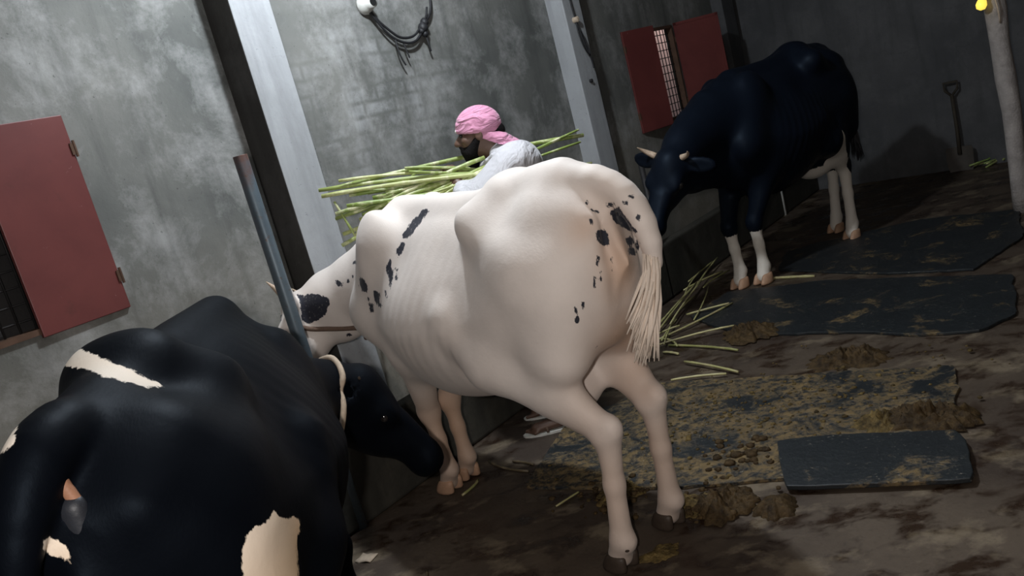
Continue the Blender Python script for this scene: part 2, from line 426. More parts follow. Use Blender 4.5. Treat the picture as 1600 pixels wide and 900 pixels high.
def trunk_fn(st, roof=.30, belly=.12):
    st = np.array(st, float); X, T = catmull(st[:, 0], st[:, 1]); _, B = catmull(st[:, 0], st[:, 2]); _, W = catmull(st[:, 0], st[:, 3])
    def fn(P):
        y = P[:, 1]; yc = np.clip(y, X[0], X[-1])
        t = np.interp(yc, X, T); b = np.interp(yc, X, B); w_ = np.maximum(np.interp(yc, X, W), .02)
        zc = (t+b)/2-.04; hz = np.where(P[:, 2] > zc, t-zc, zc-b)
        tz = np.clip((P[:, 2]-zc)/hz, -1.3, 1.3)
        ww = w_*(1-np.where(tz > 0, roof, belly)*np.abs(tz))
        q = np.sqrt((P[:, 0]/ww)**2+tz**2); d = (q-1)*np.minimum(ww, hz)*.95
        return np.maximum(d, np.abs(y-yc)-.0) if False else np.sqrt(np.maximum(d, 0)**2+(y-yc)**2)+np.minimum(d, 0)
    return fn, (-W.max()-.02, X[0]-.02, B.min()-.02), (W.max()+.02, X[-1]+.02, T.max()+.02)

def head_frame(poll, muz, up):
    ey = np.array(muz, float)-np.array(poll); L = np.linalg.norm(ey); ey /= L
    ez = np.array(up, float); ez -= ez@ey*ey; ez /= np.linalg.norm(ez); ex = np.cross(ey, ez)
    return np.stack([ex, ey, ez], 1), L/.50   # columns

def cow_head(b, poll, muz, up, ears=((1, 0), (1, 0)), ear_drop=.25, ear_len=.11, k=.04):
    R, s = head_frame(poll, muz, up); poll = np.array(poll, float)
    g = lambda x, y, z: poll+R@(np.array([x, y, z])*s)
    b.el(g(0, .07, -.08), np.array([.105, .13, .10])*s, .05, R)
    b.rc(g(0, .09, -.080), g(0, .40, -.085), .088*s, .058*s, .05, (R[:, 2], 1.05))
    b.rc(g(0, .12, -.17), g(0, .40, -.125), .062*s, .040*s, .05)
    b.el(g(0, .17, -.17), np.array([.085, .12, .07])*s, .05, R)
    for q in (-1, 1):
        b.el(g(q*.085, .15, -.045), np.array([.04, .06, .035])*s, .04, R)
        b.rc(g(q*.03, .24, -.05), g(q*.035, .40, -.06), .03*s, .025*s, .04)
    b.el(g(0, .445, -.095), np.array([.076, .06, .062])*s, .04, R)
    b.el(g(0, .43, -.145), np.array([.05, .05, .03])*s, .03, R)
    b.el(g(0, .005, -.02), np.array([.075, .05, .045])*s, .05, R)
    for q in (-1, 1):
        b.el(g(q*.042, .492, -.075), np.array([.016, .02, .012])*s, .012, R, sub=True)
        on = ears[0 if q < 0 else 1]
        if not on[0]: continue
        back = on[1]
        d = np.array([q*1.0, -back, -ear_drop]); d /= np.linalg.norm(d)
        e1 = R@d; nrm = R@np.array([0, .55, .8]); nrm -= nrm@e1*e1; nrm /= np.linalg.norm(nrm); e2 = np.cross(nrm, e1)
        root = g(q*.085, .02, -.055); c = root+e1*(ear_len*1.05*s)
        b.rc(root, root+e1*.06*s, .032*s, .026*s, .03)
        b.el(c, np.array([ear_len, .056, .026])*s, .02, np.stack([e1, e2, nrm], 1))
        b.el(c+nrm*.026*s, np.array([ear_len*.72, .034, .012])*s, .012, np.stack([e1, e2, nrm], 1), sub=True)
    return g, R, s

def hoof_parts(root, pos, yaw, mat, r=.05, tilt=0):
    """two claws side by side, one mesh per hoof"""
    m = MB(); c, s_ = math.cos(yaw), math.sin(yaw)
    for q in (-1, 1):
        n = 10; rings = []
        for (z, sc, sh) in ((.0, 1.0, .010), (.012, 1.0, .008), (.045, .86, -.004), (.068, .70, -.016)):
            for k_ in range(n):
                a = 2*math.pi*k_/n; x = .027*sc*math.cos(a)*r/.05; y = (.052*sc*math.sin(a))*r/.05+sh
                y += .012*max(0, math.sin(a))*sc
                x += q*.029*r/.05; zz = z*r/.05
                y2 = y*math.cos(tilt)-zz*math.sin(tilt); z2 = y*math.sin(tilt)+zz*math.cos(tilt)
                rings.append((pos[0]+c*x-s_*y2, pos[1]+s_*x+c*y2, pos[2]+z2))
        f = [(i*n+k_, i*n+(k_+1) % n, (i+1)*n+(k_+1) % n, (i+1)*n+k_) for i in range(3) for k_ in range(n)]
        f += [tuple(range(n))[::-1], tuple(3*n+k_ for k_ in range(n))]
        m.add(rings, f)
    o = m.build('hoof', mat, root, True); sm = o.modifiers.new('s', 'SUBSURF'); sm.levels = 1; sm.render_levels = 1
    return o

def ring_on(body, center, axis, rad, mat, name, root, out=.006, upref=(0, 0, 1), n=40, start=.02, sag=0, rmax=.45, flatw=1.0):
    axis = np.array(axis, float); axis /= np.linalg.norm(axis); a = np.cross(axis, upref); a /= np.linalg.norm(a); b_ = np.cross(axis, a); pts = []
    for k_ in range(n+1):
        g = 2*math.pi*k_/n; d = math.cos(g)*a+math.sin(g)*b_
        ts = np.linspace(start, rmax, 100); P = np.array(center)+ts[:, None]*d; v = body.ev(P); i = np.argmax(v > out)
        p = P[i if v[i] > out else -1]
        p = p-np.array([0, 0, sag*max(0, -d[2])]); pts.append(p)
    P = np.array(pts[:-1])
    for _ in range(2): P = (np.roll(P, 1, 0)+P*2+np.roll(P, -1, 0))/4
    pts = list(P)+[P[0], P[1]]
    m = MB(); m.tube(pts, rad, 6, False); return m.build(name, mat, root, True)

def drape(body, centers, dirn, rad, mat, name, root, rmax=.35):
    d = np.array(dirn, float); d /= np.linalg.norm(d); pts = []
    C0 = [np.array(c, float) for c in centers]; C1 = []
    for a, b_ in zip(C0[:-1], C0[1:]): C1 += [a+(b_-a)*t for t in (0, .25, .5, .75)]
    for c in C1+[C0[-1]]:
        P = c+np.linspace(0, rmax, 120)[:, None]*d; v = body.ev(P); i = len(v)-1-np.argmax(v[::-1] < .003); pts.append(P[min(i+1, 119)] if (v < .003).any() else c)
    P = np.array(pts)
    for _ in range(3): P[1:-1] = (P[:-2]+2*P[1:-1]+P[2:])/4
    m = MB(); m.tube(list(P), rad, 7); return m.build(name, mat, root, True)
def horn(root, base, d0, d1, L, r, mat, name='horn'):
    base = np.array(base, float); d0 = np.array(d0, float); d1 = np.array(d1, float); d0 /= np.linalg.norm(d0); d1 /= np.linalg.norm(d1)
    pts = [base]; n = 8
    for i in range(n): t = (i+.5)/n; d = d0*(1-t)+d1*t; d /= np.linalg.norm(d); pts.append(pts[-1]+d*L/n)
    m = MB(); m.tube(pts, [r*(1-.93*(i/n)**1.4) for i in range(n+1)], 10); return m.build(name, mat, root, True)
def ball(name, c, r, mat, parent, sc=(1, 1, 1), n=12):
    bm = bmesh.new(); bmesh.ops.create_uvsphere(bm, u_segments=n, v_segments=n//2+2, radius=r)
    me = bpy.data.meshes.new(name); bm.to_mesh(me); bm.free(); me.transform(Matrix.Translation(Vector(c)) @ Matrix.Diagonal((*sc, 1)))
    return link(name, me, mat, parent)

class Frame:    # heading (dx,dy) -> local +Y
    def __init__(s, origin, heading):
        s.o = np.array([origin[0], origin[1], 0.]); h = np.array([heading[0], heading[1]], float); h /= np.linalg.norm(h)
        s.f = np.array([h[0], h[1], 0]); s.r = np.array([h[1], -h[0], 0]); s.rz = math.atan2(-h[0], h[1])
    def L(s, p): q = np.array(p, float)-s.o; return np.array([q@s.r, q@s.f, q[2]])
    def D(s, d): d = np.array(d, float); return np.array([d@s.r, d@s.f, d[2]])

def bez(p0, p1, p2, n): 
    return [((1-t)**2)*np.array(p0)+2*t*(1-t)*np.array(p1)+t*t*np.array(p2) for t in np.linspace(0, 1, n)]

#PATCHES
PATCH = {
'white': [
  ((-.117, .17, 1.319), (.859, -.512, .0), (.05, .083, .995), [(.057, .055), (.074, .037), (.033, .008), (-.009, -.026), (-.048, -.051), (-.067, -.04), (-.041, -.007), (.0, .025)]),
  ((-.137, .202, 1.296), (.864, -.503, .0), (.052, .089, .995), [(.013, .025), (.038, .018), (.001, -.015), (-.023, -.025), (-.028, -.002)]),
  ((-.182, .224, 1.237), (.872, -.49, .0), (.059, .105, .993), [(.008, .029), (.027, .018), (.008, -.009), (-.019, -.028), (-.025, -.01)]),
  ((-.235, .268, 1.161), (.881, -.473, .0), (.067, .124, .99), [(.004, .041), (.023, .052), (.016, .016), (.006, -.025), (-.019, -.073), (-.015, -.025), (-.015, .014)]),
  ((-.237, .217, 1.148), (.878, -.479, .0), (.07, .129, .989), [(.005, .029), (.012, .019), (-.005, -.03), (-.012, -.018)]),
  ((-.278, .275, 1.072), (.887, -.462, .0), (.077, .148, .986), [(.004, .029), (.005, -.004), (-.001, -.024), (-.008, -.0)]),
  ((-.275, .457, 1.11), (.897, -.442, .0), (.066, .134, .989), [(-.005, .041), (.012, .022), (.016, -.014), (.007, -.034), (-.012, -.022), (-.017, .008)]),
  ((-.275, .451, 1.05), (.897, -.443, .0), (.073, .149, .986), [(-.002, .016), (.008, .002), (.003, -.014), (-.008, -.005)]),
  ((-.273, .374, 1.052), (.892, -.452, .0), (.076, .15, .986), [(-.004, .043), (.015, .026), (.01, -.04), (-.008, -.035), (-.013, .006)]),
  ((-.276, .444, 1.008), (.897, -.443, .0), (.079, .159, .984), [(-.005, .025), (.018, .017), (.0, -.023), (-.013, -.019)]),
  ((-.228, .787, 1.106), (.909, -.418, .0), (.058, .126, .99), [(-.005, .019), (.022, -.001), (.01, -.022), (-.008, -.011), (-.019, .014)]),
  ((-.21, .72, 1.109), (.904, -.428, .0), (.06, .126, .99), [(.001, .011), (.01, .002), (.001, -.01), (-.012, -.003)]),
  ((-.175, .677, 1.189), (.898, -.44, .0), (.053, .108, .993), [(-.004, .013), (.01, .002), (.003, -.011), (-.009, -.004)]),
  ((-.201, .685, 1.13), (.901, -.434, .0), (.059, .122, .991), [(-.003, .01), (.007, .004), (.003, -.01), (-.007, -.004)]),
  ((-.218, .872, .842), (.911, -.412, .0), (.082, .181, .98), [(-.014, .009), (.013, .007), (.015, -.006), (-.014, -.01)]),
  ((-.048, -.784, 1.316), (.736, -.677, .0), (.084, .091, .992), [(-.004, .012), (.009, .004), (.003, -.011), (-.008, -.004)]),
  ((-.042, -.805, 1.286), (.732, -.682, .0), (.092, .099, .991), [(-.021, .015), (.002, .005), (.019, -.012), (-.001, -.007)]),
  ((-.013, -.847, 1.293), (.719, -.695, .0), (.093, .096, .991), [(-.014, .009), (.007, .01), (.018, -.003), (.001, -.011), (-.012, -.006)]),
  ((.062, -.807, 1.223), (.712, -.702, .0), (.109, .11, .988), [(-.034, .034), (-.001, .049), (.011, .018), (.024, -.017), (.029, -.044), (.009, -.035), (-.011, -.013), (-.028, .007)]),
  ((-.003, -.918, 1.203), (.703, -.711, .0), (.12, .119, .986), [(-.009, .019), (.01, .002), (.008, -.014), (-.009, -.006)]),
  ((.062, -.817, 1.153), (.71, -.704, .0), (.126, .128, .984), [(-.013, .013), (.009, .013), (.019, -.007), (-.0, -.016), (-.015, -.003)]),
  ((.131, -.782, 1.122), (.704, -.71, .0), (.132, .131, .983), [(-.002, .023), (.01, .015), (.001, -.022), (-.009, -.016)]),
  ((.066, -.819, 1.116), (.709, -.705, .0), (.136, .136, .981), [(-.013, .023), (.017, .003), (.008, -.017), (-.012, -.008)]),
  ((-.08, -.817, 1.26), (.737, -.676, .0), (.099, .108, .989), [(-.003, .01), (.008, .007), (.002, -.012), (-.007, -.006)]),
  ((-.044, -.809, 1.197), (.731, -.682, .0), (.115, .123, .986), [(-.011, .027), (.014, .027), (.025, .001), (.013, -.03), (-.008, -.029), (-.016, -.01), (-.019, .012)]),
  ((-.083, -.811, 1.133), (.738, -.675, .0), (.13, .142, .981), [(-.002, .023), (.011, .015), (-.001, -.024), (-.009, -.014)]),
  ((-.088, -.811, 1.094), (.739, -.673, .0), (.14, .153, .978), [(-.003, .012), (.008, .006), (.002, -.01), (-.006, -.008)]),
  ((-.113, -.8, 1.07), (.746, -.666, .0), (.144, .161, .976), [(-.0, .022), (.009, .016), (-.0, -.02), (-.008, -.018)]),
  ((-.09, -.807, 1.068), (.74, -.672, .0), (.146, .16, .976), [(-.001, .009), (.005, .005), (-.0, -.008), (-.004, -.005)]),
  ((-.03, -.811, 1.101), (.728, -.685, .0), (.138, .147, .979), [(.003, .029), (.008, .023), (-.004, -.029), (-.007, -.022)]),
  ((-.159, -.773, 1.005), (.759, -.651, .0), (.157, .182, .971), [(-.009, .01), (.006, .013), (.007, -.011), (-.004, -.012)]),
  ((-.183, -.761, .994), (.766, -.643, .0), (.157, .187, .97), [(-.004, .015), (.008, .012), (.002, -.012), (-.007, -.014)]),
  ((-.182, -.754, .964), (.767, -.642, .0), (.164, .195, .967), [(-.003, .013), (.01, .004), (.001, -.011), (-.008, -.007)]),
  ((.008, -.925, 1.308), (.7, -.714, .0), (.093, .091, .992), [(-.007, .012), (.012, .001), (.006, -.01), (-.011, -.002)]),
  ((-.01, -.909, 1.293), (.706, -.708, .0), (.096, .096, .991), [(-.007, .012), (.01, .004), (.006, -.012), (-.009, -.004)]),
  ((.002, -.94, 1.243), (.698, -.716, .0), (.111, .108, .988), [(-.002, .014), (.01, .005), (.001, -.016), (-.008, -.003)]),
  ((.087, -.786, .98), (.711, -.703, .0), (.166, .168, .972), [(-.002, .01), (.007, .013), (.001, -.013), (-.007, -.011)]),
  ((.122, -.772, .967), (.707, -.707, .0), (.168, .168, .971), [(-.001, .016), (.008, .009), (.0, -.016), (-.007, -.01)]),
  ((.121, -.757, .92), (.71, -.704, .0), (.177, .179, .968), [(-.0, .015), (.007, .009), (-.001, -.015), (-.006, -.009)]),
  ((-.101, -.722, .838), (.756, -.654, .0), (.189, .219, .957), [(-.003, .004), (.005, .002), (.002, -.004), (-.004, -.002)]),
  ((-.32, .923, 1.014), (.923, -.386, .0), (.061, .145, .987), [(-.057, .054), (-.013, .078), (.036, .056), (.076, .025), (.068, -.011), (.035, -.045), (-.01, -.062), (-.056, -.06), (-.078, -.034)]),
  ((-.412, 1.087, 1.016), (.936, -.352, .0), (.054, .143, .988), [(-.084, .004), (-.04, .016), (-.012, -.003), (-.031, -.032), (-.059, -.043), (-.089, -.02)]),
  ((-.411, 1.13, 1.004), (.937, -.349, .0), (.054, .144, .988), [(-.079, .012), (-.025, .027), (.005, .001), (-.014, -.038), (-.047, -.044), (-.083, -.019)]),
  ((-.332, 1.014, 1.075), (.927, -.375, .0), (.053, .13, .99), [(-.018, .023), (.024, -.003), (-.006, -.019)]),
],
'near': [
  ((-.016, -.836, 1.135), (.872, .489, -.0), (-.149, .266, .952), [(-.008, .031), (.004, .02), (.015, .005), (.016, -.034), (.005, -.023), (-.002, -.01), (-.013, -.006), (-.018, .015)]),
  ((.002, -.496, 1.369), (.915, .404, -.0), (-.059, .134, .989), [(-.101, .022), (-.076, .043), (-.048, .054), (-.017, .055), (.001, .036), (.033, .002), (.067, -.032), (.112, -.084), (.078, -.074), (.037, -.043), (.007, -.02), (-.021, .007), (-.058, .025)]),
  ((-.034, -.809, 1.342), (.871, .491, -.0), (-.09, .16, .983), [(-.068, .014), (-.038, .046), (.001, .048), (.035, .059), (.025, .03), (.005, -.008), (-.013, -.021), (-.041, -.017)]),
  ((.272, -.628, .943), (.955, .296, -.0), (-.115, .369, .922), [(-.066, .013), (-.045, .039), (-.026, .049), (-.007, .046), (.017, .065), (.024, .047), (.037, .039), (.05, .044), (.06, .036), (.059, .009), (.041, -.011), (.023, -.078), (.005, -.149), (-.085, -.108), (-.079, -.032)]),
],
'far': [
],
}
#ENDPATCHES

# ------------------------------------------------------------ the room
def struct(o): o['kind'] = 'structure'; return o
ZT = 3.7
W1 = (-.76, .05, 1.28, 2.12)          # window openings (s0,s1,z0,z1)
W2 = (4.95, 5.93, 1.20, 2.06)
def wall_holes(name, fn, s0, s1, z1, holes, mat, th=.08):
    m = MB(); x = s0
    for (a, b, c, d) in sorted(holes):
        m.frame(fn, (x, -th, 0), (a, 0, z1)); m.frame(fn, (a, -th, 0), (b, 0, c)); m.frame(fn, (a, -th, d), (b, 0, z1)); x = b
    m.frame(fn, (x, -th, 0), (s1, 0, z1)); return struct(m.build(name, mat))
S1 = 7.42
wall_holes('wall_left', WW, -4.2, S1+.2, ZT, [W1, W2], M['wall'])
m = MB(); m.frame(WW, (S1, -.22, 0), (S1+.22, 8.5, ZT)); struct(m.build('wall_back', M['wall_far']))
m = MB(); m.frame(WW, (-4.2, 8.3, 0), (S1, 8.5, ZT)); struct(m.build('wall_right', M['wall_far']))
def fgrid():
    m = MB(); n = 40; fn = lambda i, j: WW(-4.2+(S1+4.4)*i/n, -.22+8.7*j/n, 0)
    v = [fn(i, j) for j in range(n+1) for i in range(n+1)]
    f = [(j*(n+1)+i, (j+1)*(n+1)+i, (j+1)*(n+1)+i+1, j*(n+1)+i+1) for j in range(n) for i in range(n)]
    m.add(v, f); return m
fl = fgrid().build('floor', M['floor'], None, True); struct(fl)
m = MB(); m.frame(WW, (-4.2, -.22, ZT), (S1+.2, 8.5, ZT+.15)); struct(m.build('ceiling', M['ceil']))
# pilasters and the shallow one in the far corner
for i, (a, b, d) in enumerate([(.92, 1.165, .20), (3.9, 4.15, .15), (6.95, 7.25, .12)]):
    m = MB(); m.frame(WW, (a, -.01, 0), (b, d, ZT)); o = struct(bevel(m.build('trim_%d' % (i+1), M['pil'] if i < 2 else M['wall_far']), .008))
    if i == 0:   # side turned from the lamp: its shade is painted in with darker plaster
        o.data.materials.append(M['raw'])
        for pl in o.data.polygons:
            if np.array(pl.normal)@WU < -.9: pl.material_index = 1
# feed trough along the wall: kerb, floor and wall side
m = MB(); m.frame(WW, (-4.0, .50, 0), (S1, .60, .42)); kb = bevel(m.build('trough_kerb', M['curb']), .02, 3)
kt = empty('feed_trough'); kt['kind'] = 'structure'; kb.parent = kt
m = MB(); m.frame(WW, (-4.0, .0, 0), (S1, .50, .10)); m.build('trough_floor', M['curb'], kt)

# windows
def shutter(name, root, hs, hz0, hz1, wid, ang, side):
    """leaf hinged at s=hs; side=+1 leaf extends to +s when closed; ang opens it into the room"""
    ca, sa = math.cos(ang), math.sin(ang)
    fn = lambda a, b, c: WW(hs+side*(a*ca)-side*b*sa*0+side*(-b*sa), .012+a*sa+b*ca, c)
    m = MB(); m.frame(fn, (0, -.006, hz0), (wid, .006, hz1))
    o = bevel(m.build(name, M['shutter'], root), .003)
    fr = MB()
    for (p, q) in (((0, -.012, hz0), (wid, -.006, hz0+.025)), ((0, -.012, hz1-.025), (wid, -.006, hz1)), ((0, -.012, hz0), (.025, -.006, hz1)), ((wid-.025, -.012, hz0), (wid, -.006, hz1))): fr.frame(fn, p, q)
    fr.build('leaf_frame', M['shutter'], o)
    for z in (hz0+.14*(hz1-hz0), hz0+.80*(hz1-hz0)):
        h = MB(); h.frame(fn, (-.012, -.004, z), (.012, .012, z+.05)); h.lathe(fn(-.006, .010, z-.01), (0, 0, 1), [(.006, 0), (.006, .07)], 10); h.build('hinge', M['rust'], o)
    return o
def window(name, W, leaves):
    s0, s1, z0, z1 = W; root = struct(empty(name))
    m = MB()
    for p, q in (((s0, -.06, z0), (s0+.02, .01, z1)), ((s1-.02, -.06, z0), (s1, .01, z1)), ((s0, -.06, z0), (s1, .015, z0+.025)), ((s0, -.06, z1-.025), (s1, .01, z1))): m.frame(WW, p, q)
    m.build('window_frame', M['rust'], root)
    n = int((s1-s0)/.062)
    for i in range(1, n):
        b = MB(); x = s0+(s1-s0)*i/n; b.tube([WW(x, -.03, z0), WW(x, -.03, z1)], .0045, 6); b.build('grille_bar', M['iron'], root, True)
    nz = 12
    for i in range(1, nz):
        b = MB(); z = z0+(z1-z0)*i/nz; b.tube([WW(s0, -.038, z), WW(s1, -.038, z)], .0045, 6); b.build('grille_bar', M['iron'], root, True)
    for lf in leaves: shutter('shutter', root, *lf)
    return root
window('window_1', W1, [(.055, 1.265, 2.125, .385, math.radians(1), -1)])
window('window_2', W2, [(4.93, 1.18, 2.07, .40, math.radians(16), 1), (5.95, 1.18, 2.07, .46, math.radians(138), -1)])
m = MB(); m.frame(WW, (-.76, -.075, 1.28), (.05, -.065, 2.12)); m.build('outer_board', M['iron'], bpy.data.objects['window_1'])  # added sheet, hides the sky so the opening behind the grille looks black
# world outside the far window
m = MB(); m.frame(WW, (6.3, -1.4, 0), (13, -1.2, 4)); setp(m.build('neighbour_wall', M['pink_wall']), 'sunlit pale pink wall seen through the far barred window', 'wall')
m = MB(); m.frame(WW, (5.0, -.27, .2), (6.03, -.25, 3.2)); m.build('m', M['tarp'])
setp(bpy.data.objects['m'], 'dark mesh screen outside the far window', 'screen'); bpy.data.objects['m'].name = 'mesh_screen'

# ------------------------------------------------------------ cows
STD = [(-.82, 1.22, .98, .06), (-.75, 1.32, .84, .16), (-.6, 1.385, .74, .235), (-.42, 1.40, .66, .265), (-.22, 1.375, .60, .285), (0, 1.345, .54, .325), (.22, 1.335, .52, .32), (.42, 1.35, .56, .27), (.55, 1.34, .62, .22), (.68, 1.22, .70, .16), (.75, 1.08, .80, .09)]

def rear_leg(b, side, hoof, hip=(.15, -.50, 1.05), s=1.0, hock=None, k=.05, stifle=None):
    q = side; hx, hy, _ = hoof
    hock = np.array(hock) if hock is not None else np.array([hx*.9+q*.0, hy-.07, .50*s])
    stifle = np.array(stifle) if stifle is not None else np.array([q*.21, -.30, .78*s])
    hipp = np.array([q*hip[0], hip[1], hip[2]])
    b.rc(hipp, stifle, .17*s, .115*s, .09, ((1, 0, 0), 1.35))
    b.rc(np.array([q*.12, -.68, 1.08*s]), np.array([q*.17, -.62, .80*s]), .10*s, .085*s, .09)
    b.rc(np.array([q*.15, -.58, 1.0*s]), (stifle+hock)/2+np.array([0, -.03, .05]), .14*s, .085*s, .08, ((1, 0, 0), 1.25))
    b.rc(stifle, hock+np.array([0, .03, .03]), .105*s, .045*s, .07)
    b.rc((stifle+hock)/2+np.array([0, -.06, .02]), hock+np.array([0, -.035, .03]), .05*s, .028*s, .05)
    b.rc(hock+np.array([0, .012, .02]), hock+np.array([0, -.03, .05]), .046*s, .034*s, .03)
    fet = np.array([hx, hy-.03, .125])
    b.chain([(hock, .045*s), (hock*.55+fet*.45, .034*s), (fet, .040*s)], .03)
    b.el(fet+np.array([0, -.03, -.01]), (.032, .025, .03), .02)
    b.rc(fet, (hx, hy, .055), .038*s, .045*s, .03)
    return hock
def front_leg(b, side, hoof, s=1.0, knee=None, k=.05, elbow=None, sx=1.0, top=1.20):
    q = side*sx; hx, hy, _ = hoof
    knee = np.array(knee) if knee is not None else np.array([hx+q*.005, hy-.01, .41*s])
    elbow = np.array(elbow) if elbow is not None else np.array([q*.17, .40, .76*s]); q = side*sx
    b.rc((q*.16, .42, top*s), (q*.19, .60, .93*s), .09*s, .115*s, .09, ((1, 0, 0), 1.3))
    b.rc((q*.19, .58, .93*s), elbow, .11*s, .10*s, .08, ((1, 0, 0), 1.2))
    b.rc(elbow, knee, .085*s, .048*s, .06)
    b.el(knee, (.046*s, .048*s, .058*s), .03)
    fet = np.array([hx, hy-.03, .125+hoof[2]])
    b.chain([(knee, .043*s), (knee*.5+fet*.5, .032*s), (fet, .038*s)], .03)
    b.el(fet+np.array([0, -.03, -.01]), (.032, .025, .03), .02)
    b.rc(fet, (hx, hy, .055+hoof[2]), .036*s, .044*s, .03)

def torso(b, st, s=1.0, hook=(.235, -.27, 1.335), pin=(.105, -.79, 1.24), hr=.045, dx=0, sh=1.16, lz=1.37, mz=None):
    fn, lo, hi = trunk_fn(st); b.fnp(fn, lo, hi, .05)
    b.rc((0, -.66, 1.35*s), (0, -.22, (mz or 1.34)*s-(.03 if mz else 0)), .035, .04, .07); b.rc((0, -.22, (mz or 1.34)*s-(.03 if mz else 0)), (0, .42, 1.325*s), .04, .05, .07)             # spine
    for q in (-1, 1):
        b.rc((q*hook[0], hook[1], hook[2]), (q*.06, -.36, lz*s), hr, .05, .12)
        b.rc((q*hook[0], hook[1], hook[2]-.02), (q*.19, -.58, 1.13*s), hr, .06, .13)
        b.rc((q*pin[0]+dx, pin[1], pin[2]), (q*.13+dx, -.62, 1.25*s), .030, .055, .13)
        b.el((q*.16, .42, sh*s), (.075, .14, .21), .09)
def ribber(a=.004, y0=-.18, y1=.30, z0=.72, z1=1.2, sp=.062):
    def fn(V, N):
        m = np.exp(-((V[:, 1]-(y0+y1)/2)/((y1-y0)/1.6))**4)*np.exp(-((V[:, 2]-(z0+z1)/2)/((z1-z0)/1.7))**4)*(np.abs(N[:, 0]) > .3)
        return a*m*np.sin((V[:, 1]+.35*(V[:, 2]-1))/sp*2*math.pi)
    return fn

DBG = {}
